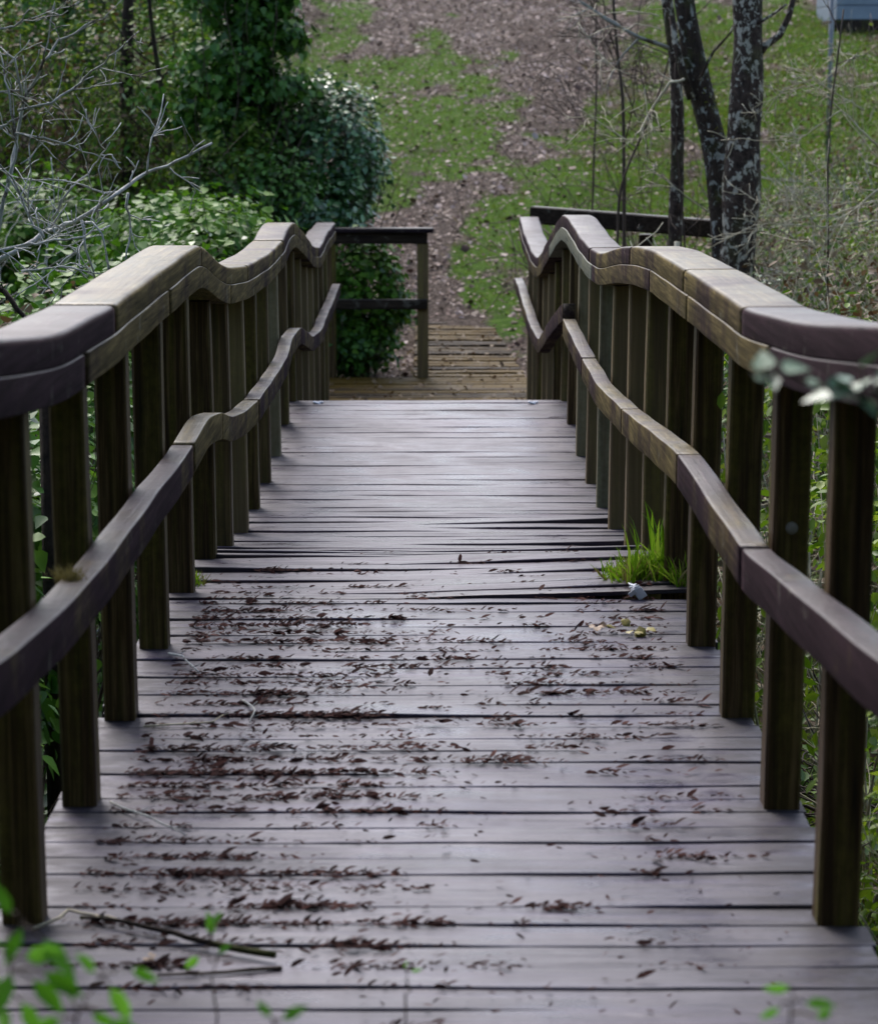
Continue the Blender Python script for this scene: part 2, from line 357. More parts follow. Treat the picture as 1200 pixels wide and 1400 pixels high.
# ------------------------------------------------------------------ leaves
TPL = {
 'ivy': (np.array([(0, 0, 0), (.22, .42, .05), (.55, .27, .03), (1, 0, -.06), (.55, -.27, .03), (.22, -.42, .05), (.45, 0, -.03), (.05, .25, .02), (.05, -.25, .02)]),
         [(0, 6, 7), (7, 6, 1), (1, 6, 2), (2, 6, 3), (0, 8, 6), (8, 5, 6), (5, 4, 6), (4, 3, 6)]),
 'oval': (np.array([(0, 0, 0), (.3, .24, .05), (.7, .22, .04), (1, 0, -.05), (.7, -.22, .04), (.3, -.24, .05), (.5, 0, -.02)]),
          [(0, 6, 1), (1, 6, 2), (2, 6, 3), (0, 5, 6), (5, 4, 6), (4, 3, 6)]),
 'blade': (np.array([(0, .035, 0), (0, -.035, 0), (.55, .028, .06), (.55, -.028, .06), (.85, .012, -.02), (.85, -.012, -.02), (1, 0, -.12)]),
           [(0, 1, 2), (1, 3, 2), (2, 3, 4), (3, 5, 4), (4, 5, 6)]),
 'lance': (np.array([(0, 0, 0), (.28, .19, .04), (.62, .17, .05), (1, 0, -.10), (.62, -.17, .05), (.28, -.19, .04), (.5, 0, -.02)]),
          [(0, 6, 1), (1, 6, 2), (2, 6, 3), (0, 5, 6), (5, 4, 6), (4, 3, 6)]),
 'flake': (np.array([(0, 0, .0), (.25, .16, .06), (.6, .13, .10), (1, .02, .02), (.7, -.14, .05), (.3, -.15, .0)]),
           [(0, 5, 1), (1, 5, 4), (1, 4, 2), (2, 4, 3)]),
 'chunk': (np.array([(0, 0, 0), (.3, .5, .1), (.8, .35, .2), (1, -.1, 0), (.6, -.5, .1), (.2, -.4, .15)]),
           [(0, 5, 1), (1, 5, 4), (1, 4, 2), (2, 4, 3)])}
def frames(nrm, dirs):
    n = nrm/np.linalg.norm(nrm, axis=1, keepdims=True)
    d = dirs - (dirs*n).sum(1, keepdims=True)*n; d /= np.linalg.norm(d, axis=1, keepdims=True)+1e-9
    return d, np.cross(n, d), n
def leaf_mesh(name, pos, nrm, dirs, size, tpl, mat, root=None):
    tv, tf = TPL[tpl]; tf = np.array(tf); d, e, n = frames(nrm, dirs); size = np.asarray(size).reshape(-1, 1, 1)
    V = pos[:, None, :] + size*(tv[None, :, 0:1]*d[:, None, :]+tv[None, :, 1:2]*e[:, None, :]+tv[None, :, 2:3]*n[:, None, :])
    T = (np.arange(len(pos))*len(tv))[:, None, None]+tf[None]
    o = tri_obj(name, V.reshape(-1, 3), T.reshape(-1, 3), mat)
    if root is not None: reparent(o, root)
    return o
def crown_points(c, r, n, ncl=60, spread=.22, shell=.5):
    c = np.array(c, float); r = np.array(r, float)
    d = RNG.normal(size=(ncl, 3)); d /= np.linalg.norm(d, axis=1, keepdims=True)
    rad = (shell+(1-shell)*RNG.random((ncl, 1))**.6)*(.8+.3*RNG.random((ncl, 1)))
    cl = c+d*rad*r; k = RNG.integers(0, ncl, n); p = cl[k]+RNG.normal(size=(n, 3))*r*spread
    out = (p-c)/r; out /= np.linalg.norm(out, axis=1, keepdims=True)+1e-6
    return p, out
def foliage(name, parts, mat, tpl, size, root=None, up=.6, droop=.5):
    P = np.concatenate([q[0] for q in parts]); Nn = np.concatenate([q[1] for q in parts])
    keep = P[:, 2] > H(P[:, 0], P[:, 1])-.02
    keep &= ~((np.abs(P[:, 0]) < .88) & (P[:, 1] < 20.0) & (P[:, 1] > 3.0))
    P, Nn = P[keep], Nn[keep]; n = len(P)
    nr = Nn+RNG.normal(size=(n, 3))*.55+np.array([0, 0, up]); dr = Nn*.5+RNG.normal(size=(n, 3))*.6+np.array([0, 0, -droop])
    return leaf_mesh(name, P, nr, dr, size*(.55+.8*RNG.random(n)), tpl, mat, root)

def grow(mb, p, d, L, r, depth, wig=.25, kids=3, spread=.7, n=6, up=0.0, minr=.0012, sides=5):
    pts = [Vector(p)]; d = Vector(d).normalized(); rad = [r]
    for i in range(n):
        if abs(pts[-1].x) < .93 and 3 < pts[-1].y < 20 and pts[-1].z > -.7: break
        d = (d+Vector((random.gauss(0, wig), random.gauss(0, wig), random.gauss(0, wig)+up))*.5).normalized()
        pts.append(pts[-1]+d*(L/n)); rad.append(max(minr, r*(1-.75*(i+1)/n)))
    if len(pts) < 3: return pts
    mb.tube(pts, rad, sides if r > .004 else 4)
    if depth > 0:
        for k in range(kids):
            i = random.randint(1, len(pts)-2); q = pts[i]; t = (pts[i+1]-pts[i-1]).normalized()
            nd = (t+Vector((random.gauss(0, 1), random.gauss(0, 1), random.gauss(0, 1)))*spread).normalized()
            grow(mb, q, nd, L*random.uniform(.35, .65), rad[i]*.62, depth-1, wig, kids, spread, max(4, n-1), up, minr, sides)
    return pts

# ------------------------------------------------------------------ footbridge
bridge = empty('footbridge', (0, 3.3, 0), 'weathered dark wooden footbridge with wavy handrails and wet purplish planks', 'footbridge')
HW = .81
def tilt(y):      # how far the right-hand plank ends stand up, just past the seam
    return .036*max(0, 1-(y-SEAM)/1.7) if y >= SEAM else 0
def plank_mesh(y, wd, z, zr, yaw, roll, mat, name='plank', hw=HW, root=bridge, th=.036, slope=0.):
    nx_ = 18; V = []; Fc = []; prof = [(-.5, -1), (-.5, -.07), (-.478, 0), (0, .0), (.478, 0), (.5, -.07), (.5, -1)]
    ph = random.random()*6; ph2 = random.random()*6; e0, e1 = random.uniform(-.012, .008), random.uniform(-.012, .008)
    chip = [random.uniform(-.0022, .0022) for _ in range(nx_+1)]
    for i in range(nx_+1):
        u = -1+2*i/nx_; x = u*hw + (e0 if i == 0 else e1 if i == nx_ else 0)
        dz = .0022*math.sin(2.1*u+ph)+.001*math.sin(7*u+ph2) + zr*max(0, (u+.12)/1.12) + roll*u*hw
        dy = .0025*math.sin(1.7*u+ph2)+yaw*u*hw
        for a, b in prof:
            V.append((x, y+dy+a*wd+(chip[i] if abs(a) > .45 else 0), z+dz+b*th+slope*a*wd))
    k = len(prof)
    for i in range(nx_):
        for j in range(k):
            j2 = (j+1) % k; Fc.append((i*k+j, i*k+j2, (i+1)*k+j2, (i+1)*k+j))
    Fc.append(tuple(range(k))[::-1]); Fc.append(tuple(nx_*k+j for j in range(k)))
    o = mesh_obj(name, V, Fc, mat); reparent(o, root); return o
GAPS = []; y = 3.30; planks = 0
while y < 14.4:
    near = y < SEAM
    if near: wd = random.uniform(.098, .112); gap = random.choice([.002, .004, .005, .007])
    elif y < 9.3: wd = random.uniform(.085, .13); gap = random.choice([.003, .005, .010, .014])
    else: wd = random.uniform(.10, .145); gap = random.choice([.0008, .001, .001, .0015, .007])
    if near and y+wd > SEAM-.03: wd = SEAM-.012-y; gap = .014
    yc = y+wd/2; fan = 0 if near or y > 10.6 else 1
    slope = (deck(yc+.05)-deck(yc-.05))/.1
    pk = plank_mesh(yc, wd, deck(yc)+random.uniform(-.0025, .0025)*(1 if yc < 10 else .35)+(0 if near else .004), tilt(yc)+(random.choice([-.004, 0, .008, .014]) if fan else 0), random.uniform(-.002, .002)*(1+3*fan), random.uniform(-.002, .002)*(1+5*fan), M['plank'], slope=slope, th=.036 if near or y > SEAM+.02 else .013)
    pk.color = (1 if near else 0, 0, 0, 1); GAPS.append(y+wd+gap/2); y += wd+gap; planks += 1
# the ramp running down beyond the crest
y = 14.41
hid = []
while y < 19.9:
    wd = .135; yc = y+wd/2; o = plank_mesh(yc, wd, deck(yc), 0, 0, random.uniform(-.002, .002), M['plank'], slope=(deck(yc+.05)-deck(yc-.05))/.1); hid.append(o); y += wd+.006
    if planks+len(hid) > 97: break
mb = MB()
while y < 19.95:
    yc = y+.0675; sl_ = (deck(yc+.05)-deck(yc-.05))/.1; mb.box((0, yc, deck(yc)-.018), (2*HW, .135, .036), .004); y += .141
if mb.V: tag(mb.build('plank', M['plank'], bridge), kind='stuff')
# joists under the deck
for x in (-.6, 0, .6):
    mb = MB(); yy = 3.3
    while yy < 19.8:
        y2 = min(yy+1.0, 19.85); z1, z2 = deck(yy), deck(y2)
        a = math.atan2(z2-z1, y2-yy); from_ = (z1+z2)/2
        ca_, sa_ = math.cos(a), math.sin(a)
        from mathutils import Matrix
        mb.box((x, (yy+y2)/2, from_-.15), (.07, (y2-yy)/ca_*1.01, .16), .004, Matrix.Rotation(a, 3, 'X')); yy = y2
    mb.build('joist', M['fence'], bridge)

XI, XT = .69, .65          # inner faces of the top rail and of the middle rail
def rail_pts(px, X):
    out = []
    for a, b in px: q = onX(a, b, X); out.append((q.y, q.z))
    return out
LT = rail_pts([(-60, 462), (0, 464), (80, 458), (158, 417), (218, 372), (272, 333), (284, 338), (294, 352), (312, 365), (341, 362), (370, 345), (388, 328), (397, 306), (404, 303), (414, 314), (429, 336), (438, 338), (449, 316), (453, 312)], -XI)
RT = rail_pts([(1300, 446), (1196, 444), (1100, 442), (1017, 422), (933, 366), (892, 342), (870, 336), (846, 337), (819, 346), (807, 340), (790, 322), (775, 297), (768, 292), (759, 304), (740, 344), (733, 352), (726, 344), (715, 318), (707, 283)], XI)
LM = rail_pts([(-120, 985), (0, 905), (30, 885), (109, 814), (149, 766), (217, 671), (257, 623), (272, 594), (288, 568), (305, 563), (317, 570), (334, 564), (353, 547), (375, 518), (392, 489), (401, 460), (412, 447), (429, 460), (440, 450), (448, 430)], -XT)
RM = rail_pts([(1350, 1010), (1195, 900), (1017, 756), (927, 622), (890, 590), (848, 558), (817, 527), (794, 489), (780, 458), (767, 432), (760, 425)], XT)
RM2 = rail_pts([(770, 413), (762, 421), (748, 442), (735, 464), (722, 440), (708, 392)], XT)
ZL = {}
for key, pts in (('LT', LT), ('RT', RT), ('LM', LM), ('RM', RM), ('RM2', RM2)):
    sm = .13 if key[1] == 'T' else .10
    ZL[key] = smooth_curve(pts, 3.35, 19.9 if key[1] == 'T' else 19.8, .04, sm)
def railz(key, y): return float(np.interp(y, *ZL[key]))
def sweep(name, key, side, x0, x1, off0, off1, y0, y1, rad, mat, color, root=bridge):
    # rounded rectangular section between x0..x1 and rail height + off0..off1, square to the run of the rail
    ys_ = np.arange(y0, y1+1e-6, .05); zs = np.array([railz(key, v) for v in ys_])
    dz = np.gradient(zs, ys_); nrm = np.stack([-dz, np.ones_like(dz)], 1); nrm /= np.linalg.norm(nrm, axis=1, keepdims=True)
    sec = []
    for cx, cz, a0 in ((x1-rad, off1-rad, 0), (x0+rad, off1-rad, 90), (x0+.003, off0+.003, 180), (x1-.003, off0+.003, 270)):
        rr = rad if a0 < 180 else .003
        for k in range(4): t = R(a0+k*30); sec.append((cx+rr*math.cos(t), cz+rr*math.sin(t)))
    V = []; Fc = []; n = len(sec)
    for i, (yy, zz) in enumerate(zip(ys_, zs)):
        j = .0012*math.sin(yy*9+x0*50)+.0015*math.sin(yy*3.1+off0*90)
        for (sx, sz) in sec: V.append((side*(sx+j), yy+nrm[i, 0]*sz, zz+nrm[i, 1]*sz))
    for i in range(len(ys_)-1):
        for j in range(n):
            j2 = (j+1) % n; q = (i*n+j, i*n+j2, (i+1)*n+j2, (i+1)*n+j); Fc.append(q if side > 0 else q[::-1])
    Fc.append(tuple(range(n))[::-1] if side > 0 else tuple(range(n))); e = tuple((len(ys_)-1)*n+j for j in range(n)); Fc.append(e if side > 0 else e[::-1])
    o = mesh_obj(name, V, Fc, mat, None, True); reparent(o, root); o.color = (*color, 1); return o
# joints of the laminated rails, each length with its own share of stain left
def joints(px, X): return [onX(a, 400, X).y for a in px]
LJ = [3.4]+joints([158, 277, 340, 388, 402, 436], -XI)+[19.85]; LC = [(1.1, 0), (.3, 0), (.3, 0), (.45, 0), (.55, 0), (.5, 0), (.9, 0)]
RJ = [3.4]+joints([1015, 935, 860, 805, 764, 735], XI)+[19.85]; RC = [(1.1, 0), (.35, 0), (.35, 0), (.6, 0), (.8, 0), (.7, 0), (1.1, 0)]
for key, side, J, C in (('LT', -1, LJ, LC), ('RT', 1, RJ, RC)):
    for k in range(len(J)-1):
        g0 = .0015
        sweep('handrail_cap', key, side, XI, XI+.150, -.062, 0, J[k]+g0, J[k+1]-g0, .014, M['rail'], (C[k][0], 0, 0))
    J2 = [J[0], J[0]+1.9, J[1]+1.2, J[2]+1.1, J[4]-.2, J[5]+1.1, J[-1]]
    for k in range(len(J2)-1):
        sweep('handrail_beam', key, side, XI-.003, XI+.13, -.130, -.0632, J2[k]+.0015, J2[k+1]-.0015, .004, M['rail'], (C[min(k, 6)][0]*.8, .45 if (side > 0 and k == 4) else 0, 0))
MJL = [3.4]+[onX(a, 500, -XT).y for a in (264, 303, 353, 412)]+[19.75]
MJR = [3.4]+[onX(a, 500, XT).y for a in (1017, 927, 850, 794, 768)]
for key, side, J in (('LM', -1, MJL), ('RM', 1, MJR)):
    cl = [.8, .3, .35, .6, .7] if side < 0 else [.95, .65, .35, .4, .6, .8]
    if side > 0: sweep('middle_rail', 'RM2', 1, XT, XT+.062, -.085, 0, J[-1]+.01, 19.75, .005, M['rail'], (.7, 0, 0))
    for k in range(len(J)-1):
        sweep('middle_rail', key, side, XT, XT+.062, -.085, 0, J[k]+.0015, J[k+1]-.0015, .005, M['rail'], (cl[k], 0, 0))

# posts
zc0, dz_ = 4.95, .796
PY = []
for k in range(-1, 19):
    zc = zc0+dz_*k; PY.append(zc*1.0-.19 if k < 3 else zc-.13)
pale = {('R', 9): .55, ('R', 11): .6, ('L', 11): .75}
for sname, side in (('L', -1), ('R', 1)):
    for k, yy in enumerate(PY):
        if yy > 19.8: continue
        yy += random.uniform(-.02, .02); wd = random.uniform(.074, .083); dp = random.uniform(.078, .092); zt = railz(sname+'T', yy)-.131; zb = deck(yy)-.30
        lean = random.uniform(-.006, .006); h = zt-zb; nz = 10; V = []; Fc = []
        ch = .006
        sec = [(0+ch, -dp/2), (0, -dp/2+ch), (0, dp/2-ch), (ch, dp/2), (wd-ch, dp/2), (wd, dp/2-ch), (wd, -dp/2+ch), (wd-ch, -dp/2)]
        bow = random.uniform(-.004, .004)
        for i in range(nz+1):
            t = i/nz; zz = zb+h*t
            for sx, sy in sec:
                V.append((side*((.725 if side > 0 else .716)+.011*t+sx+lean*(1-t)*.5+bow*math.sin(math.pi*t)+random.uniform(-.0006, .0006)), yy+sy, zz-(.0 if i < nz else 0)))
        n = 8
        for i in range(nz):
            for j in range(n):
                j2 = (j+1) % n; q = (i*n+j, (i+1)*n+j, (i+1)*n+j2, i*n+j2); Fc.append(q if side > 0 else q[::-1])
        Fc.append(tuple(range(n)) if side > 0 else tuple(range(n))[::-1]); e = tuple(nz*n+j for j in range(n)); Fc.append(e[::-1] if side > 0 else e)
        o = mesh_obj('post', V, Fc, M['post']); reparent(o, bridge); o.color = (0, pale.get((sname, k), 0), random.choice([0, .3, .6, .9]) if 5 < k else 0, 1)
        if sname == 'R' and k == 2:
            q = onY(1082, 722, yy-dp/2); mb = MB(); mb.tube([(q.x, q.y+.01, q.z), (q.x, q.y-.004, q.z)], .013, 14); mb.tube([(q.x, q.y, q.z), (q.x, q.y-.010, q.z)], .008, 6)
            mb.build('bolt', M['bolt'], bridge)

# ------------------------------------------------------------------ landing, steps and fences beyond the bridge
land = empty('landing_platform', (0, 21, -.95), 'mossy wooden landing of cross planks at the far foot of the footbridge', 'landing')
y = 20.0
while y < 22.0:
    wd = random.uniform(.12, .15); o = plank_mesh(y+wd/2, wd, -.945+random.uniform(-.004, .004), 0, random.uniform(-.006, .006), 0, M['mossplank'], root=land, hw=.85); o.color = (random.choice([0, .2, .6, .9]), 0, 0, 1); y += wd+.02
walk = empty('slatted_path', (.18, 22.2, -.93), 'narrow slatted wooden walkway rising from the landing towards the muddy path', 'walkway')
y = 22.1
while y < 25.9:
    wd = .15; t = (y-22.1)/3.8; hw = .47-.10*t; xc = .36-.10*t
    o = plank_mesh(y+wd/2, wd, -.945+.10*t+random.uniform(-.006, .006), 0, random.uniform(-.01, .01), 0, M['mossplank'], root=walk, hw=hw)
    for v in o.data.vertices: v.co.x += xc
    o.color = (random.choice([0, .3, .6, .9]), 0, 0, 1); y += wd+.055
mb = MB()
for x in (.05, .62): mb.box((x, 24.0, -1.0), (.07, 3.8, .09), .004, Matrix.Rotation(.026, 3, 'X'))
mb.build('bearer', M['fence'], walk)
# left fence at the back of the landing
a = onY(578, 508, 21.95); topz = onY(578, 312, 21.9).z
fl = empty('post_and_rail_fence', (a.x, 22.0, -.95), 'short dark fence with one brown post closing off the left half of the landing', 'fence')
mb = MB(); mb.box((a.x, 22.02, (-1.15+topz-.12)/2), (.095, .095, topz-.12+1.15), .008); o = mb.build('post', M['post'], fl); o.color = (0, 0, .6, 1)
mb = MB(); x0 = -.86; x1 = a.x+.09; mb.box(((x0+x1)/2, 22.0, topz-.02), (x1-x0, .16, .04), .008); o = mb.build('rail_cap', M['fence'], fl); o.color = (.9, 0, 0, 1)
mb = MB(); x1 = a.x+.04; mb.box(((x0+x1)/2, 22.01, topz-.087), (x1-x0, .10, .09), .006); mb.build('top_rail', M['fence'], fl)
q = onY(520, 416, 21.93).z; mb = MB(); mb.box(((x0+x1)/2, 21.95, q), (x1-x0, .045, .085), .006); mb.build('lower_rail', M['fence'], fl)
mb = MB(); mb.box((x0+.05, 22.02, (-1.2+topz-.12)/2), (.095, .095, topz-.12+1.2), .008); mb.build('post', M['post'], fl)
# right fence
A = onY(727, 293, 20.0); B = onY(985, 313, 19.3)
fr = empty('post_and_rail_fence', (A.x, 20, -1.1), 'dark fence running right from the bridge end to behind the lichened trees', 'fence')
dv = B-A; ang = math.atan2(dv.y, dv.x); el = math.atan2(dv.z, math.hypot(dv.x, dv.y))
Mx = Matrix.Rotation(ang, 3, 'Z') @ Matrix.Rotation(-el, 3, 'Y')
mb = MB(); mb.box((A+B)/2, (dv.length, .10, .13), .01, Mx); mb.build('top_rail', M['fence'], fr)
mb = MB(); mb.box((A+B)/2-Vector((0, 0, .6)), (dv.length, .05, .10), .01, Mx); mb.build('lower_rail', M['fence'], fr)
for px in (883, 990):
    q = onY(px, 320, 19.65); mb = MB(); zb = float(H(q.x, 19.65))-.2; mb.box((q.x, 19.68, (zb+q.z)/2), (.10, .10, q.z-zb), .008); mb.build('post', M['fence'], fr)

# ------------------------------------------------------------------ debris on the deck
def deck_top(x, y): return deck(y)+(tilt(y)*max(0, (x/HW+.12)/1.12))+.003
def deck_spot(px, py):
    q = onZ(px, py, 0)
    for _ in range(8): q = onZ(px, py, deck_top(q.x, q.y))
    return q
P = []; D = []; Nn = []; Sz = []
near_g = [g_ for g_ in GAPS if 4.0 < g_ < 9.4]
def flakes(cx, cy, n, sx, sy):
    for _ in range(n):
        x = random.gauss(cx, sx); yy = random.gauss(cy, sy)
        if abs(x) > .69: continue
        P.append((x, yy, deck_top(x, yy)+random.uniform(0, .006))); a_ = random.gauss(0, .55); D.append((math.cos(a_), math.sin(a_)*.8, random.gauss(0, .15)))
        Nn.append((random.gauss(0, .35), random.gauss(0, .35), 1)); Sz.append(random.uniform(.006, .024)*(1.9 if random.random() < .1 else 1))
def dens(px, py):
    v = 0
    for cx, cy, rx, ry, a_ in ((350, 850, 140, 45, .9), (360, 950, 170, 70, .85), (260, 1030, 170, 75, .5), (440, 1050, 130, 60, .75), (250, 1200, 200, 90, .35), (470, 1260, 120, 60, .2), (840, 860, 120, 60, .45),
                             (760, 960, 200, 60, .35), (700, 930, 300, 100, .16), (850, 1130, 60, 40, .2), (450, 850, 160, 50, .45), (600, 1000, 400, 300, .04), (760, 775, 120, 20, .3), (400, 785, 120, 15, .3)):
        v = max(v, a_*math.exp(-((px-cx)/rx)**2-((py-cy)/ry)**2))
    return v
tries = 0
while tries < 6500:
    tries += 1; px, py = random.uniform(80, 1150), random.uniform(740, 1395)
    if random.random() > dens(px, py): continue
    q = deck_spot(px, py); gy = min(near_g, key=lambda v: abs(v-q.y)); cy = gy+random.uniform(-.010, .004) if random.random() < .85 else q.y
    flakes(q.x, cy, random.choice([4, 8, 14, 24]), random.uniform(.015, .06), random.uniform(.003, .009))
for _ in range(330):
    px, py = random.uniform(80, 1150), random.uniform(740, 1395)
    if random.random() > dens(px, py)*.75: continue
    q = deck_spot(px, py); gy = min(near_g, key=lambda v: abs(v-q.y))
    flakes(q.x, gy-.012, random.randint(30, 80), random.uniform(.03, .07), random.uniform(.006, .014))
for _ in range(500):
    q = deck_spot(random.uniform(150, 1100), random.uniform(760, 1390)); flakes(q.x, q.y, 1, .01, .01)
P, D, Nn, Sz = map(np.array, (P, D, Nn, Sz))
tag(leaf_mesh('bark_litter', P, Nn, D, Sz, 'flake', M['flake']), 'reddish brown bark and leaf scraps strewn over the near deck', 'litter', kind='stuff')
# sticks
def stick(pts, r, label, mat, moss=False):
    q = [deck_spot(a_, b_)+Vector((0, 0, r*.8+.002+(c_ if True else 0))) for a_, b_, c_ in pts]; mb = MB(); fine = []
    for i_ in range(len(q)-1):
        for t in (0, .33, .66): fine.append(q[i_].lerp(q[i_+1], t)+Vector((random.gauss(0, .002), random.gauss(0, .002), abs(random.gauss(0, .001)))))
    fine.append(q[-1]); mb.tube(fine, [r*(1-.55*i_/len(fine)) for i_ in range(len(fine))], 7)
    for i_ in range(2, len(fine)-1, 3):
        mb.tube([fine[i_], fine[i_]+Vector((random.uniform(.01, .04), random.uniform(-.03, .03), .006))], [r*.5, r*.25], 5)
    o = mb.build('fallen_stick', mat, None, True); tag(o, label, 'stick', 'sticks lying on the deck'); return o
stick([(375, 1312, 0), (300, 1300, 0), (240, 1285, .004), (175, 1272, .008), (110, 1262, .003)], .007, 'longest fallen stick, dark and mossy, at the lower left of the deck', M['darkbark'])
stick([(45, 1275, 0), (95, 1257, .01), (150, 1262, .006), (220, 1278, 0)], .0035, 'thin pale brown stick crossing the mossy stick at the lower left', M['straw'])
stick([(385, 1328, 0), (310, 1334, 0), (215, 1338, 0)], .0045, 'short reddish stick lying just below the mossy stick', M['stem'])
stick([(232, 896, 0), (250, 905, .01), (272, 922, 0)], .004, 'forked pale lichened twig near the left posts', M['paletwig'])
stick([(330, 960, 0), (350, 978, .008), (342, 990, 0)], .003, 'small pale twig amid the densest bark scraps', M['paletwig'])
stick([(198, 996, 0), (290, 992, .004), (305, 985, .01)], .0025, 'straw coloured thin twig lying across the left planks', M['straw'])
stick([(150, 1100, 0), (205, 1125, .006), (255, 1145, 0)], .003, 'grey twig slanting from the second left post', M['paletwig'])
# yellow leaves
def fallen_leaf(px, py, s, mat, label, ang=0., name='fallen_leaf'):
    q = deck_spot(px, py); o = leaf_mesh(name, np.array([(q.x+random.gauss(0, s*.3), q.y+random.gauss(0, s*.15), q.z+.004+.002*j) for j in range(5)]), np.array([(random.gauss(0, .4), random.gauss(-.2, .4), 1.) for j in range(5)]), np.array([(math.cos(ang+random.gauss(0, .8)), math.sin(ang+random.gauss(0, .8)), .1) for j in range(5)]), [s*random.uniform(.4, .75) for j in range(5)], 'chunk', mat)
    tag(o, label, 'leaf', 'fallen leaves on the deck'); return o
ym = plain('yellow_leaf', (.07, .06, .006), .5, (.30, .24, .02), 60); om = plain('tan_leaf', (.12, .06, .025), .5, (.32, .20, .10), 60)
fallen_leaf(868, 868, .06, ym, 'yellow green fallen leaf by the right posts, larger of the pair')
fallen_leaf(845, 862, .045, ym, 'small yellowish leaf touching the larger yellow leaf at right', 2.6)
fallen_leaf(200, 1315, .02, om, 'tan leaf below the mossy stick at lower left')
fallen_leaf(815, 862, .035, om, 'pale tan leaf left of the yellow leaves', .4)
# white scrap in the seam
q = deck_spot(868, 818); mb = MB()
for k in range(5):
    mb.box((q.x+random.uniform(-.014, .014), SEAM-.014-.002*k, .022+random.uniform(-.006, .010)), (random.uniform(.012, .03), .003, random.uniform(.018, .04)), .001, Matrix.Rotation(random.uniform(-1, 1), 3, 'Y') @ Matrix.Rotation(random.uniform(-.5, .5), 3, 'Z'))
[mb.box((q.x+random.uniform(-.02, .02), SEAM+random.uniform(0, .02), .036+.002*k), (.022, .018, .003), .001, Matrix.Rotation(random.uniform(-.5, .5), 3, 'Y') @ Matrix.Rotation(random.uniform(-1, 1), 3, 'Z')) for k in range(4)]
tag(mb.build('plastic_scrap', M['white']), 'crumpled white plastic scrap hanging over the raised plank edge', 'scrap')
for px, lab in ((432, 'small white chip at the deck crest beside the left posts'), (728, 'small white chip at the deck crest beside the right posts')):
    q = deck_spot(px, 556); mb = MB(); mb.box((q.x, 14.2, deck(14.2)+.01), (.045, .03, .012), .005, Matrix.Rotation(.3, 3, 'Y')); mb.box((q.x+.02, 14.22, deck(14.2)+.012), (.03, .025, .01), .004)
    tag(mb.build('white_chip', M['white']), lab, 'chip', 'white chips at the deck crest')

# ------------------------------------------------------------------ grass
def grass_mesh(name, pts, n, r, hmin, hmax, mat, root=None, lean=.35):
    P = []; D = []; Nn = []; Sz = []
    for c in pts:
        for _ in range(n):
            P.append((c[0]+random.gauss(0, r), c[1]+random.gauss(0, r), c[2])); D.append((random.gauss(0, lean), random.gauss(0, lean), 1)); Nn.append((random.gauss(0, 1), random.gauss(0, 1), .1)); Sz.append(random.uniform(hmin, hmax))
    return leaf_mesh(name, np.array(P), np.array(Nn), np.array(D), np.array(Sz), 'blade', mat, root)
def tuft(label, spots, n, r, h0, h1, cat='grass tuft', name='grass_tuft', mat='tuft', mix=.25, lean=.35, extra=None):
    c = spots[0]; t = empty(name, c, label, cat, 'grass tufts growing out of the deck')
    grass_mesh('blades', spots, n, r, h0, h1, M[mat], t, lean); grass_mesh('dry_blades', spots, max(3, int(n*mix)), r, h0, h1*.9, M['drygrass'], t, lean+.15); return t
def ds(px, py, dz=0.): q = deck_spot(px, py); return (q.x, q.y, q.z+dz-.004)
tuft('big bright green grass tuft in the corner by the right posts above the step', [ds(925, 790), ds(900, 793), ds(880, 793), ds(935, 780), ds(912, 786), ds(895, 786), ds(940, 790), ds(928, 770), ds(946, 765), ds(918, 775), ds(865, 795), ds(938, 797)], 85, .030, .03, .12, lean=.75, mix=.5)
tuft('low sparse grass tuft on the planks left of the big tuft', [ds(835, 793), ds(848, 788), ds(862, 792)], 45, .028, .02, .08, lean=.8)
grass_mesh('long_blades', [ds(925, 790), ds(880, 793), ds(900, 780)], 9, .05, .12, .24, M['tuft'], bpy.data.objects['grass_tuft'], .35)
t = tuft('tiny yellowish tuft at the foot of the fourth left post', [ds(256, 796), ds(265, 798)], 45, .018, .02, .06, mix=1., lean=.6)
q = onX(98, 797, -.69); t = tuft('golden moss tuft perched on the left middle rail', [(q.x, q.y, railz('LM', q.y)-.002), (q.x-.01, q.y+.03, railz('LM', q.y)-.002)], 110, .012, .012, .035, 'moss tuft', 'moss_tuft', 'drygrass', .1, .9)

# hillside grass: scattered by the cover map
def rnd_ground(n, x0, x1, y0, y1): return RNG.uniform(x0, x1, n), RNG.uniform(y0, y1, n)
def wob(x, y): return .5+.22*np.sin(1.7*x+.9*y+np.sin(2.3*y))+.18*np.sin(3.9*x-1.6*y+1)+.1*np.sin(7*x+5*y)
x, y = rnd_ground(230000, -6, 9, 20.3, 52); g, p = cover(x, y)
keep = (g+RNG.normal(size=len(x))*.14 > .46) & ~((np.abs(x-.3) < .62) & (y < 25.9)) & ~((np.abs(x) < .9) & (y < 22.1)) & (RNG.random(len(x)) < np.clip(1.3-(y-20)/50, .3, 1)*.8) & (x > -3.2)
x, y = x[keep], y[keep]; n = len(x)
pos = np.stack([x, y, H(x, y)-.005], 1)
leaf_o = leaf_mesh('grass', pos, np.stack([RNG.normal(size=n), RNG.normal(size=n), np.full(n, .1)], 1), np.stack([RNG.normal(size=n)*.6, RNG.normal(size=n)*.6, np.ones(n)], 1), RNG.uniform(.025, .085, n)*(1+.5*(x > 2)), 'blade', M['grass'])
tag(leaf_o, 'short green grass growing in patches over the slope', 'grass', kind='stuff')
x, y = rnd_ground(26000, -3, 9, 22, 48); g, p = cover(x, y); keep = (RNG.random(len(x)) < .12+.7*sstep((x-1.5)/2)) & (p < .4); x, y = x[keep], y[keep]; n = len(x)
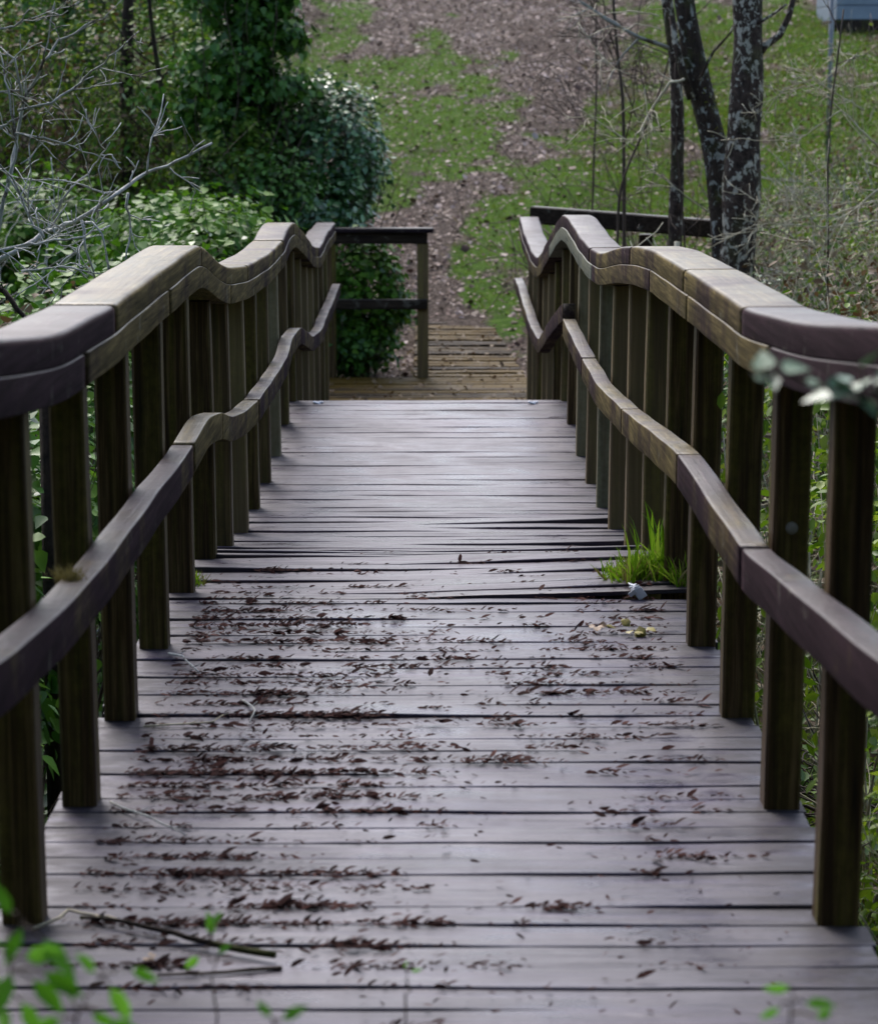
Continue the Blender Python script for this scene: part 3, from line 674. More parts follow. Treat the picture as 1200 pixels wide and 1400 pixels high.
tag(leaf_mesh('dry_grass', np.stack([x, y, H(x, y)-.005], 1), np.stack([RNG.normal(size=n), RNG.normal(size=n), np.full(n, .1)], 1), np.stack([RNG.normal(size=n), RNG.normal(size=n), np.full(n, .7)], 1), RNG.uniform(.05, .16, n), 'blade', M['drygrass']), 'straw coloured dry grass mixed into the slope', 'dry grass', kind='stuff')
carpet_later = []
# leaf litter on the slope
x, y = rnd_ground(90000, -5, 8, 20.5, 56); g, p = cover(x, y)
keep = (RNG.random(len(x)) < np.clip(1.2-g*.95+p*.15, .34, 1)) & ~((np.abs(x-.3) < .45) & (y < 25.9)) & ~((np.abs(x) < .85) & (y < 22.1)); x, y = x[keep], y[keep]; n = len(x)
tag(leaf_mesh('leaf_litter', np.stack([x, y, H(x, y)+.006], 1), np.stack([RNG.normal(size=n)*.5, RNG.normal(size=n)*.5-.2, np.ones(n)], 1), RNG.normal(size=(n, 3)), RNG.uniform(.02, .05, n)*np.exp(RNG.normal(size=n)*.35), 'chunk', M['litter']), 'damp mauve brown fallen leaves covering the worn slope', 'leaf litter', kind='stuff')
# small scraps on landing and walkway
x = RNG.uniform(-.8, .8, 420); y = RNG.uniform(20, 25.5, 420); n = len(x)
tag(leaf_mesh('landing_litter', np.stack([x, y, -.937+.10*np.clip((y-22.1)/3.8, 0, 1)+.004], 1), np.stack([RNG.normal(size=n)*.4, RNG.normal(size=n)*.4, np.ones(n)], 1), RNG.normal(size=(n, 3)), RNG.uniform(.015, .05, n), 'chunk', M['dry']), 'damp brown leaf scraps scattered on the landing planks', 'leaf litter', kind='stuff')

# ------------------------------------------------------------------ ivy and undergrowth beside the bridge
def carpet(name, n, x0, x1, y0, y1, h, size, mat, tpl, label, cat, dens_f=None):
    x = RNG.uniform(x0, x1, n); y = RNG.uniform(y0, y1, n)
    if dens_f is not None: k = RNG.random(n) < dens_f(x, y); x, y = x[k], y[k]
    n = len(x); b = wob(x*1.3, y*1.3); z = H(x, y)+RNG.random(n)**.7*h*(.4+b)
    pos = np.stack([x, y, z], 1); nr = RNG.normal(size=(n, 3))*.45+np.array([0, -.35, 1]); dr = RNG.normal(size=(n, 3))+np.array([0, -.5, -.3])
    o = leaf_mesh(name, pos, nr, dr, size*(.6+.7*RNG.random(n)), tpl, mat); tag(o, label, cat, kind='stuff'); return o
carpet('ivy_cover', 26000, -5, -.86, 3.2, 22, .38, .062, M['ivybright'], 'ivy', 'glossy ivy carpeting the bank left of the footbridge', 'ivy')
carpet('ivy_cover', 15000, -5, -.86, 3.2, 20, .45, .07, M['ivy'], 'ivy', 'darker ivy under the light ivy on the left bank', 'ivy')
carpet('grass', 16000, .95, 3.6, 4, 13, .12, .10, M['grass'], 'blade', 'long bright grass on the bank right of the footbridge', 'grass')
carpet('undergrowth', 16000, .86, 5, 4, 19, .40, .05, M['thick'], 'oval', 'low mixed undergrowth on the right bank', 'undergrowth')
carpet('leaf_litter', 9000, -5, 5, 3.4, 19, .05, .07, M['dry'], 'chunk', 'brown fallen leaves in the gully beneath the bridge', 'leaf litter')
carpet('undergrowth', 24000, 1.6, 6.5, 13.5, 30, .5, .05, M['thick'], 'oval', 'low olive undergrowth among the brush right of the lichened trees', 'undergrowth', lambda x, y: sstep((x/y-.075)/.05))
carpet('leaf_litter', 16000, 1.4, 6.5, 13.5, 30, .4, .055, M['dry'], 'chunk', 'brown dead leaves caught in the right bank brush', 'leaf litter', lambda x, y: sstep((x/y-.07)/.05))

def shrub(name, c, r, n, mat, tpl, size, label, cat, group=None, ncl=60, spread=.2, stems=7, shell=.45, mat2=None, up=.6, stem='stem', sr=.012, tall=None):
    b = Vector((c[0], c[1], float(H(c[0], c[1]))))
    t = empty(name, b, label, cat, group); mb = MB()
    for k in range(stems):
        a_ = random.uniform(0, 6.283); tip = Vector((c[0]+math.cos(a_)*r[0]*.6, c[1]+math.sin(a_)*r[1]*.6, c[2]+r[2]*random.uniform(.1, .8)))
        s0 = b+Vector((random.uniform(-.15, .15)*r[0], random.uniform(-.15, .15)*r[1], -.05)); d = tip-s0
        grow(mb, s0, d, d.length, sr, 2, .18, 3, .6, 7)
    mb.build('stems', M[stem], t, True)
    parts = [crown_points(c, r, n if not mat2 else int(n*.7), ncl, spread, shell)]
    foliage('foliage', parts, mat, tpl, size, t, up)
    if mat2: foliage('lighter_foliage' if mat2 is not M['dry'] else 'dry_foliage', [crown_points(c, r, int(n*.3), ncl//2, spread*.8, .7)], mat2, tpl, size, t, up)
    return t
# big tree wrapped in ivy
tx = onY(345, 200, 23.2).x; tb = Vector((tx, 23.2, float(H(tx, 23.2))))
tree = empty('ivy_covered_tree', tb, 'tall tree trunk smothered in dark hanging ivy, left of the path', 'tree')
mb = MB(); tp = [tb+Vector((.10*math.sin(k*.7), .05*k*.3, -.2+k*.75)) for k in range(11)]; mb.tube(tp, [.17-.009*k for k in range(11)], 10); mb.build('trunk', M['darkbark'], tree, True)
mb = MB()
for k in range(14): grow(mb, tp[6+k % 5], (random.gauss(0, 1), random.gauss(0, 1), .7), random.uniform(1.2, 2.6), .035, 3, .2, 4, .6, 8)
mb.build('limbs', M['darkbark'], tree, True)
parts = []
for k in range(34):
    z = tb.z+.1+k*.155; wv = .36+.13*math.sin(k*.9)+.09*math.sin(k*2.3)+.05*random.random()+(.10 if 3 < k < 9 else 0); cx = tx+random.uniform(-.16, .16)+(-.08 if k > 12 else 0)
    parts.append(crown_points((cx, 23.15, z), (wv, wv*.9, .30), 620, 16, .17, .68))
    if k % 2 == 0: sx_ = random.choice([-1, 1]); parts.append(crown_points((cx+sx_*wv*.95, 23.0, z+random.uniform(-.1, .2)), (random.uniform(.12, .3), .22, random.uniform(.1, .3)), 240, 7, .3, .5))
foliage('ivy_leaves', parts, M['ivy'], 'ivy', .075, tree, .1, 1.2)
mb = MB()
for k in range(5):
    x0_ = tx+random.uniform(-.6, .2); z0_ = tb.z+random.uniform(2.2, 5); q = [Vector((x0_, 22.65+random.uniform(-.1, .1), z0_))]
    for j in range(9): q.append(q[-1]+Vector((random.gauss(0, .03), random.gauss(0, .02), -random.uniform(.15, .33))))
    mb.tube(q, .004, 4)
mb.build('hanging_vines', M['stem'], tree, True)
# ivy bushes
def at(px, py, Y): return onY(px, py, Y)
q = at(452, 212, 23.4); shrub('ivy_bush', (q.x, 23.4, q.z), (.42, .45, .62), 5200, M['ivyblue'], 'ivy', .052, 'rounded silvery green ivy bush bulging out right of the ivy covered tree', 'ivy bush', ncl=110, spread=.12, shell=.8)
q = at(415, 285, 22.9); shrub('ivy_bush', (q.x, 22.9, q.z), (.55, .4, .28), 3200, M['ivyblue'], 'ivy', .06, 'spreading pale ivy just above the left handrail peak', 'ivy bush', ncl=70, spread=.14, shell=.7)
q = at(493, 395, 22.3); shrub('ivy_bush', (q.x, 22.35, q.z-.12), (.36, .30, .56), 4200, M['ivybright'], 'ivy', .058, 'ivy bush growing through the short dark fence on the landing', 'ivy bush', ncl=80, spread=.15, shell=.7, mat2=M['ivy'])
q = at(478, 470, 22.2); shrub('ivy_bush', (q.x, 22.35, q.z), (.38, .26, .26), 2600, M['ivy'], 'ivy', .055, 'low dark ivy bush at the foot of the short fence', 'ivy bush', ncl=60, spread=.15, shell=.7)
q = at(350, 320, 17.5); shrub('ivy_bush', (q.x-.28, 17.5, q.z-.12), (.42, .9, .28), 3400, M['ivybright'], 'ivy', .065, 'light green ivy mound filling the dip of the left handrail', 'ivy bush', ncl=70, spread=.16, shell=.7)
q = at(240, 300, 18.5); shrub('ivy_bush', (q.x, 18.7, q.z-.25), (.75, 1.0, .45), 5200, M['ivybright'], 'ivy', .065, 'broad light green ivy mound behind the left handrail shoulder', 'ivy bush', ncl=90, spread=.16, shell=.7)
q = at(60, 380, 13.5); shrub('ivy_bush', (q.x, 13.8, q.z-.5), (.8, 1.2, .5), 5200, M['ivybright'], 'ivy', .06, 'green ivy mound behind the bare lichened branches at far left', 'ivy bush', ncl=90, spread=.18, shell=.65, mat2=M['dry'])
for a_, b_, Y_, rx, rz, n_, mm, lab in ((390, 160, 23.3, .34, .38, 2200, 'ivy', 'dark ivy shoulder joining the ivy covered tree to the silvery bush'), (440, 150, 23.8, .3, .3, 1500, 'ivyblue', 'small silvery ivy crest on top of the rounded bush'), (350, 265, 22.6, .55, .36, 3000, 'ivy', 'dark ivy skirt at the foot of the ivy covered tree'), (300, 215, 22.8, .42, .5, 2400, 'thick', 'olive leafy growth against the left foot of the ivy covered tree'), (488, 235, 23.6, .22, .34, 1200, 'ivyblue', 'trailing silvery ivy at the right flank of the rounded bush')):
    q = at(a_, b_, Y_); shrub('ivy_bush', (q.x, Y_, q.z), (rx, .35, rz), n_, M[mm], 'ivy', .055, lab, 'ivy bush', ncl=45, spread=.2, shell=.5)
# leaf wall close behind the left posts
for k, (xx, yy, zz, rr) in enumerate(((-1.45, 9.2, -.2, .5), (-1.5, 11.2, -.1, .55), (-1.5, 13.2, 0, .55), (-1.45, 15.4, .05, .5), (-1.6, 7.4, -.3, .5))):
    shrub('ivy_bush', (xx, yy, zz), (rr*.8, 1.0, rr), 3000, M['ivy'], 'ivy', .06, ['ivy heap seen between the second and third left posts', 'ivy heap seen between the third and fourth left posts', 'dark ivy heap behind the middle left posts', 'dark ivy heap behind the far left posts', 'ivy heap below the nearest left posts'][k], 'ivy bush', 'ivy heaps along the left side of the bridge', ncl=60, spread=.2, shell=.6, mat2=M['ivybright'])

# thicket on the left bank
TH = [(-3.1, 25.2, 1.0, 'thick'), (-2.6, 27.6, 1.5, 'thick'), (-4.3, 25.6, 1.2, 'thick'), (-3.9, 28.6, 2.2, 'ivy'), (-5.4, 27.2, 1.7, 'thick'), (-2.9, 30.6, 2.2, 'ivybright'), (-5.0, 31.5, 2.8, 'thick'), (-6.8, 29.5, 2.5, 'ivy'), (-3.6, 34.5, 2.8, 'thick'), (-6.2, 35, 3.3, 'thick'), (-2.45, 25.0, .7, 'thick'), (-8.2, 33, 3, 'thick'), (-4.6, 23.4, .4, 'ivybright'), (-3.3, 22.9, .1, 'ivybright')]
TL = ['leafy yellow green thicket shrub left of the ivy covered tree', 'tall thicket shrub just behind the ivy covered tree', 'leafy shrub at mid left with brown leaves among the green', 'dark ivy clad shrub deep in the left thicket', 'wide olive shrub behind the pale bare branches', 'lighter green shrub behind the ivy covered tree', 'high olive shrub at the back of the left thicket', 'dark evergreen shrub at the far left edge', 'hindmost shrub above the ivy covered tree', 'hindmost olive shrub at the upper left', 'small shrub against the left flank of the ivy tree', 'hindmost shrub beyond the left edge', 'bright low shrub under the bare branches', 'bright low shrub behind the left handrail crest']
for (xx, yy, zz, mm), lab in zip(TH, TL):
    hgt = 1.0+.1*(yy-22)
    shrub('thicket_shrub', (xx, yy, zz), (.95, .9, hgt if yy > 24 else .6), 5200, M[mm], 'oval' if mm == 'thick' else 'ivy', .062 if mm == 'thick' else .07, lab, 'shrub', 'shrubs of the left bank thicket', ncl=120, spread=.15, shell=.25, mat2=M['dry'] if mm == 'thick' and lab[0] in 'wl' else M['ivybright'] if mm == 'thick' else None, stems=9, sr=.016)
# slender dark trunks in the thicket
def slim_tree(name, pxs, Y, r, mat, label, cat='tree', group=None, ext=2.6, br=5, twigs=True, bl=.9, bmat=None):
    pts = [onY(a_, b_, Y) for a_, b_ in pxs]; base = Vector((pts[0].x, Y, float(H(pts[0].x, Y))))
    t = empty(name, base, label, cat, group); pts = [base-Vector((0, 0, .15))]+[p for p in pts if p.z > base.z+.1]
    d = (pts[-1]-pts[-2]).normalized(); 
    for k in range(5): pts.append(pts[-1]+(d+Vector((random.gauss(0, .12), random.gauss(0, .12), .3))).normalized()*ext/5)
    fine = []
    for k in range(len(pts)-1):
        L_ = (pts[k+1]-pts[k]).length; m_ = max(1, int(L_/.12))
        for j in range(m_): fine.append(pts[k].lerp(pts[k+1], j/m_)+Vector((random.gauss(0, r*.05), random.gauss(0, r*.05), 0)))
    fine.append(pts[-1]); n = len(fine)
    for _ in range(3): fine = [fine[0]]+[(fine[k-1]+fine[k]*2+fine[k+1])/4 for k in range(1, n-1)]+[fine[-1]]
    mb = MB(); mb.tube(fine, [r*(1-.6*k/n)*(1+.06*math.sin(k*1.3)+.05*math.sin(k*.47)) for k in range(n)], 12 if r > .04 else 6); mb.build('trunk', mat, t, True)
    if br:
        mb = MB()
        for k in range(br):
            q = fine[int(n*random.uniform(.3, .98))]; grow(mb, q, (random.gauss(0, 1), random.gauss(0, .6), .8), bl*random.uniform(.6, 1.3), r*.3, 2, .25, 3, .6, 7)
        mb.build('branches', bmat or mat, t, True)
    return t, fine
slim_tree('thin_tree', [(178, 330), (174, 200), (172, 100), (176, -10)], 25.0, .075, M['darkbark'], 'straight dark trunk in the left thicket, thickest there', group='slim trees in the left thicket')
slim_tree('thin_tree', [(236, 330), (232, 180), (215, 90), (205, 20), (203, -20)], 24.0, .028, M['darkbark'], 'crooked thin dark trunk between the straight trunk and the ivy tree', group='slim trees in the left thicket')
slim_tree('thin_tree', [(96, 330), (100, 180), (88, -10)], 29.0, .06, M['darkbark'], 'dim dark trunk furthest left in the thicket', group='slim trees in the left thicket')

# ------------------------------------------------------------------ bare lichened branches on the left
def bare_shrub(name, Y, lines, mat, label, root_px, group=None, depth=2, kids=3, spread=.6, rnd=.25, L=.35):
    b = onY(root_px[0], root_px[1], Y); base = Vector((b.x, Y, float(H(b.x, Y))))
    t = empty(name, base, label, 'bare shrub', group); mb = MB()
    for pxs, r in lines:
        k = random.uniform(-rnd, rnd); pts = [onY(a_, b_, Y+k+j*random.uniform(-.05, .07)) for j, (a_, b_) in enumerate(pxs)]
        fine = []
        for i_ in range(len(pts)-1):
            m_ = max(3, int((pts[i_+1]-pts[i_]).length/.05))
            for j in range(m_): fine.append(pts[i_].lerp(pts[i_+1], j/m_)+Vector([random.gauss(0, .004) for _ in range(3)]))
        fine.append(pts[-1]); n = len(fine); rad = [max(.0030, r*1.05*(1-.6*i_/n)) for i_ in range(n)]; mb.tube(fine, rad, 6)
        for _ in range(max(2, int(n*.36))):
            i_ = random.randint(1, max(1, n-2)); tdir = (fine[i_+1]-fine[i_-1]).normalized()
            grow(mb, fine[i_], (tdir+Vector([random.gauss(0, spread) for _ in range(3)])), L*random.uniform(.3, 1), max(.0030, rad[i_]*.65), depth-1, .3, kids, .7, 6, 0, .0024)
    mb.tube([base-Vector((0, 0, .1)), onY(root_px[0], root_px[1], Y)], [.03, .02], 7)
    mb.build('branches', mat, t, True); return t
bare_shrub('bare_shrub', 10.5, [([(-40, 380), (20, 345), (60, 320), (110, 298), (150, 270), (200, 235), (240, 220), (290, 195)], .012), ([(60, 325), (40, 300), (20, 250), (0, 225)], .006), ([(110, 300), (118, 340), (130, 382)], .007), ([(175, 265), (177, 310), (172, 355)], .006),
    ([(200, 238), (203, 200), (220, 165)], .004), ([(120, 300), (140, 320), (150, 370)], .005), ([(-20, 350), (40, 330), (90, 330), (150, 308)], .006), ([(70, 300), (95, 260), (130, 225), (150, 195)], .005), ([(0, 225), (30, 270), (55, 300)], .005), ([(30, 370), (90, 365), (150, 375)], .004), ([(70, 310), (85, 335), (110, 340)], .004)],
    M['paletwig'], 'pale lichened bare branches reaching right above the near left handrail', (-60, 400))
bare_shrub('bare_shrub', 11.5, [([(-30, 420), (10, 260), (22, 190), (35, 130), (60, 85), (80, 55), (130, 28)], .011), ([(25, 150), (70, 138), (110, 112), (160, 70), (190, 42)], .006), ([(10, 250), (25, 200), (10, 120), (0, 70)], .007), ([(25, 160), (0, 175), (-20, 190)], .005), ([(-10, 125), (30, 123)], .006),
    ([(20, 180), (60, 188), (100, 200), (140, 215), (165, 222)], .005), ([(0, 40), (20, 35), (40, 12)], .005), ([(30, 130), (20, 80), (-5, 60)], .006), ([(30, 225), (60, 190), (62, 170)], .004)],
    M['twig'], 'grey bare bush with upright forking branches at the upper left edge', (-40, 420))
bare_shrub('bare_shrub', 8.6, [([(-40, 370), (5, 400), (35, 432), (60, 470)], .011)], M['darkbark'], 'thick dark broken branch leaning down to the left handrail', (60, 475), L=.12)

# ------------------------------------------------------------------ trees and growth on the right
rt, fine = slim_tree('lichened_tree', [(1003, 400), (1010, 330), (1014, 250), (1018, 170), (1022, 80), (1020, -10)], 18.2, .155, M['bark'], 'right hand thick upright trunk spotted with white lichen', group='lichened trees on the right', br=0)
mb = MB(); pts = [onY(a_, b_, 18.2) for a_, b_ in ((1030, 80), (1045, 62), (1065, 48), (1078, 22), (1086, -10))]; mb.tube(pts, [.035, .03, .026, .022, .02], 8); mb.build('limb', M['bark'], rt, True); mb = MB()
pts = [onY(a_, b_, 18.1) for a_, b_ in ((1035, 32), (1055, 20), (1075, 5))]; mb.tube(pts, [.012, .01, .008], 6)
mb.build('limb', M['bark'], rt, True); mb = MB()
for k in range(4): grow(mb, fine[-1-k*3], (random.gauss(0, 1), random.gauss(0, .5), 1), 1.6, .05, 3, .2, 3, .6, 8)
mb.build('limb', M['bark'], rt, True)
lt, fine = slim_tree('lichened_tree', [(992, 400), (990, 300), (985, 220), (972, 175), (958, 130), (947, 80), (938, 20), (934, -20)], 18.6, .115, M['mossbark'], 'leaning forked trunk with yellow moss on its bend, left of the thick trunk', group='lichened trees on the right', br=0)
mb = MB(); mb.tube([onY(a_, b_, 18.5) for a_, b_ in ((918, 20), (922, 50), (932, 95), (945, 135))][::-1], [.03, .028, .025, .02], 7); mb.build('limb', M['bark'], lt, True); mb = MB()
mb.tube([onY(a_, b_, 18.4) for a_, b_ in ((955, 110), (975, 70), (998, 45), (1006, 25))], [.012, .010, .008, .006], 6)
mb.build('limb', M['bark'], lt, True)
P0 = []; N0 = []
for f_ in fine:
    w_ = math.exp(-((f_.z-onY(984, 150, 18.5).z)/.16)**2)
    for _ in range(int(260*w_)):
        an = random.gauss(-.2, .8); v = Vector((math.cos(an), math.sin(an)*-.9, random.gauss(0, .2))); P0.append(tuple(f_+v*random.uniform(.085, .115)+Vector((0, 0, random.gauss(0, .03))))); N0.append(tuple(v))
P0 = np.array(P0); N0 = np.array(N0); mo = foliage('moss', [(P0, N0)], leaf_mat('moss_leaf', (.07, .085, .006), (.17, .19, .016), (.30, .31, .04), .8, .1, .2), 'flake', .016, lt, .3, 0); mo['kind'] = 'stuff'
slim_tree('lichened_tree', [(921, 400), (923, 300), (926, 220), (925, 120), (918, 40), (910, -10)], 18.9, .062, M['bark'], 'slender lichened trunk standing left of the leaning one', group='lichened trees on the right', br=4, bmat=M['twig'])
sap = [([(853, 360), (853, 250), (852, 130), (842, 60), (838, -10)], 19.2, .02, 'taller dark sapling rising behind the right fence'), ([(808, 350), (812, 200), (816, 120), (814, 40)], 22.0, .014, 'thinnest sapling between the path and the taller sapling'),
       ([(845, 250), (878, 185), (905, 120), (915, 80)], 19.0, .014, 'slanting sapling leaning right against the slender lichened trunk'), ([(938, 400), (936, 320), (930, 260)], 18.7, .012, 'short broken sapling between the slender and leaning trunks'),
       ([(1133, 320), (1130, 260), (1132, 200)], 17.5, .012, 'short dark sapling right of the thick trunk')]
for pxs, Y_, r_s, lab in sap: slim_tree('sapling', pxs, Y_, r_s, M['stem'], lab, 'sapling', 'saplings on the right', ext=.9, br=7, bl=.8, bmat=M['stem'])
bare_shrub('bare_shrub', 17.6, [([(1195, 275), (1140, 292), (1080, 300), (1050, 330)], .008), ([(1200, 330), (1170, 380), (1160, 415)], .008), ([(1210, 250), (1150, 300), (1110, 360), (1085, 392)], .008), ([(1205, 300), (1130, 310), (1040, 305), (1000, 298)], .006), ([(1200, 200), (1150, 150), (1120, 120), (1090, 105)], .007),
    ([(1180, 150), (1110, 108), (1070, 120), (1040, 165)], .005), ([(1150, 150), (1100, 185), (1060, 180)], .005), ([(1200, 260), (1110, 255), (1060, 280)], .005), ([(1200, 400), (1120, 370), (1060, 375), (1040, 372)], .007), ([(1190, 420), (1130, 330), (1080, 240)], .005), ([(1170, 75), (1130, 105), (1110, 130)], .005)],
    M['straw'], 'tangle of straw coloured bare twigs right of the lichened trees', (1230, 330), depth=3, L=.5)
bare_shrub('bare_shrub', 18.0, [([(935, 108), (915, 112), (890, 150), (870, 185), (862, 195)], .010), ([(860, 100), (840, 95), (810, 60), (790, 30)], .004), ([(870, 200), (840, 180), (795, 150)], .005), ([(880, 120), (890, 190), (882, 240)], .004), ([(970, 290), (920, 255), (890, 230)], .004), ([(900, 20), (860, 15), (800, 22), (780, 40)], .005), ([(905, 40), (870, 30), (840, 50)], .004)],
    M['straw'], 'pale arching dead branch hung between the saplings and the leaning trunk', (925, 330), depth=2, L=.4)
bare_shrub('bare_shrub', 20.5, [([(930, 80), (880, 60), (830, 45), (790, 30)], .005), ([(900, 120), (850, 100), (800, 90), (770, 70)], .005), ([(870, 160), (830, 60), (810, 10), (805, -20)], .006), ([(905, 180), (880, 120), (870, 60), (876, 0)], .006), ([(840, 200), (790, 160), (760, 100)], .005)], M['stem'], 'brown wiry bare bush behind the saplings', (870, 340), depth=3, L=.6)
# right bank shrubs
shrub('bramble', (1.42, 8.3, -.02), (.36, .8, .42), 900, M['lime'], 'oval', .05, 'lime green bramble leaves behind the two nearest right posts', 'bramble', ncl=50, spread=.2, shell=.6, stem='straw', sr=.006, up=.9)
shrub('bramble', (1.25, 6.2, -.35), (.3, .6, .35), 800, M['lime'], 'oval', .045, 'lime green bramble low beside the nearest right post', 'bramble', ncl=40, spread=.2, shell=.6, stem='straw', sr=.006, up=.9)
shrub('bramble', (1.7, 11.5, .05), (.5, 1.2, .5), 1800, M['thick'], 'oval', .055, 'dull green bramble behind the middle right posts', 'bramble', ncl=60, spread=.2, shell=.5, stem='straw', sr=.006, mat2=M['lime'])
for k, (xx, yy, zz, rx, rz, n, mm, lab) in enumerate(((2.6, 14.0, .1, .9, .55, 2600, 'dry', 'brown leafed scrub under the straw coloured twigs'), (3.2, 17.5, .1, 1.0, .6, 3200, 'thick', 'olive scrub behind the straw coloured twigs'), (3.6, 21.5, .0, 1.2, .55, 3200, 'thick', 'low olive scrub beyond the lichened trees'), (4.6, 26, .4, 1.2, .6, 2600, 'thick', 'scrub at the right edge below the grey pole'), (2.2, 16.2, -.3, .7, .4, 1800, 'ivy', 'dark ivy at the foot of the lichened trees'), (5.4, 33, 1.3, 1.3, .7, 2400, 'thick', 'scrub at right edge near the blue grey shed'), (2.7, 21.8, -.3, .5, .35, 900, 'ivyblue', 'small dark glossy seedlings right of the thick trunk'))):
    shrub('scrub', (xx, yy, zz), (rx, rx*.8, rz), n, M[mm], 'oval', .05, lab, 'scrub', 'scrub on the right bank', ncl=80, spread=.22, shell=.3, stem='straw', sr=.008, stems=12, mat2=M['dry'] if mm == 'thick' else None)
# sprig poking through right posts
q = onX(985, 600, .83); t = empty('bramble_shoot', (q.x+.05, q.y, -.8), 'thin leafy shoot poking between the right posts', 'shoot')
mb = MB(); tip = onX(975, 590, .87); tip = Vector((.90, tip.y, tip.z)); mb.tube([(1.1, tip.y, -.8), (1.0, tip.y, -.3), (.93, tip.y, .1), tip], [.005, .004, .003, .002], 5); mb.build('stem', M['straw'], t, True)
ls = [onX(a_, b_, .80)+Vector((0, 0, 0)) for a_, b_ in ((965, 575), (975, 600), (958, 605), (985, 560), (990, 640), (972, 628))]
ls = [Vector((v.x, v.y, v.z)) for v in ls]
leaf_mesh('leaves', np.array([tuple(v) for v in ls]), RNG.normal(size=(len(ls), 3))*.5+np.array([0, -1, .4]), RNG.normal(size=(len(ls), 3)), np.full(len(ls), .05), 'oval', M['lime'], t)

# ------------------------------------------------------------------ foreground growth before the bridge start
def sprig(name, pts, leaves, mat, tpl, size, label, cat, r=.0022, face=(0, -1, .5)):
    base = Vector(pts[0]); t = empty(name, base, label, cat); mb = MB(); fine = []
    for k in range(len(pts)-1):
        for j in range(5): fine.append(Vector(pts[k]).lerp(Vector(pts[k+1]), j/5)+Vector([random.gauss(0, .003) for _ in range(3)]))
    fine.append(Vector(pts[-1])); mb.tube(fine, [r*(1-.6*k/len(fine)) for k in range(len(fine))], 6)
    LP = []; LD = []
    for v in leaves:
        v = Vector(v); near = min(fine, key=lambda u: (u-v).length); mb.tube([near, (near+v)/2+Vector((0, 0, .004)), v], [.0018, .0014, .001], 4); LP.append(tuple(v)); LD.append(tuple((v-near).normalized()+Vector([random.gauss(0, .3) for _ in range(3)])))
    mb.build('stem', M['stem'], t, True); n = len(LP)
    leaf_mesh('leaves', np.array(LP), RNG.normal(size=(n, 3))*.35+np.array(face), np.array(LD), size*(.75+.5*RNG.random(n)), tpl, mat, t); return t
Yf = 2.55
def fp(a_, b_, Y_=Yf): return tuple(onY(a_, b_, Y_))
gx = fp(-60, 1300)[0]
fgm = leaf_mat('fresh_leaf', (.07, .22, .012), (.11, .34, .02), (.18, .46, .04), .5, .3, .45)
sprig('young_plant', [(gx-.02, 2.55, -.1), fp(-30, 1420), fp(10, 1340), fp(20, 1280), fp(25, 1255)], [fp(5, 1290), fp(30, 1270), fp(35, 1310), fp(15, 1330), fp(60, 1285), fp(5, 1380), fp(45, 1340), fp(15, 1250), fp(-10, 1300), fp(0, 1350), fp(30, 1370), fp(60, 1330)], fgm, 'lance', .040, 'blurred fresh green plant in the bottom left corner, tallest there', 'plant')
sprig('young_plant', [(fp(90, 1400)[0], 2.55, -.1), fp(95, 1440), fp(105, 1390), fp(130, 1345), fp(170, 1320)], [fp(130, 1330), fp(180, 1325), fp(150, 1350), fp(100, 1370), fp(125, 1385), fp(85, 1395), fp(150, 1395)], fgm, 'lance', .038, 'second blurred green plant leaning right at the bottom left', 'plant')
sprig('young_plant', [(fp(300, 1400)[0], 3.3, -.05), fp(298, 1460, 3.3), fp(292, 1340, 3.3), fp(288, 1290, 3.3)], [fp(290, 1280, 3.3), fp(298, 1305, 3.3), fp(272, 1308, 3.3), fp(290, 1265, 3.3)], fgm, 'lance', .028, 'small blurred seedling over the mossy stick', 'plant')
sprig('young_plant', [(fp(1090, 1400)[0], 2.55, -.1), fp(1085, 1450), fp(1080, 1390), fp(1080, 1350)], [fp(1080, 1350), fp(1065, 1378), fp(1100, 1372), fp(1115, 1392)], fgm, 'lance', .03, 'small blurred green seedling at the bottom right', 'plant')
sprig('young_plant', [(fp(380, 1400)[0], 2.55, -.1), fp(378, 1440), fp(375, 1402)], [fp(370, 1392), fp(385, 1396)], fgm, 'lance', .026, 'leaf tip of a seedling at the bottom edge, left of centre', 'plant')
sprig('young_plant', [(fp(555, 1400)[0], 3.5, -.02), fp(556, 1360, 3.5), fp(556, 1330, 3.5)], [fp(553, 1325, 3.5), fp(562, 1328, 3.5)], fgm, 'lance', .014, 'tiny green seedling near the middle of the lowest planks', 'plant')
Yi = 2.7
def ip(a_, b_): return fp(a_, b_, Yi)
sprig('ivy_branch', [(1.25, Yi, -.1), (1.05, Yi, .6), (.85, Yi, 1.05), ip(1250, 545), ip(1180, 540), ip(1120, 528), ip(1060, 512), ip(1025, 512)],
      [ip(1068, 502), ip(1045, 505), ip(1030, 515), ip(1055, 518), ip(1130, 530), ip(1150, 520), ip(1165, 535), ip(1180, 500), ip(1195, 525), ip(1150, 543), ip(1200, 540), ip(1215, 510), ip(1178, 545), ip(1100, 522), ip(1140, 538), ip(1225, 540)],
      leaf_mat('pale_ivy_leaf', (.04, .12, .045), (.11, .21, .11), (.24, .34, .23), .35, .5, .1), 'ivy', .029, 'strongly blurred ivy spray across the right handrail', 'ivy branch', .0035, (0, -.3, 1))

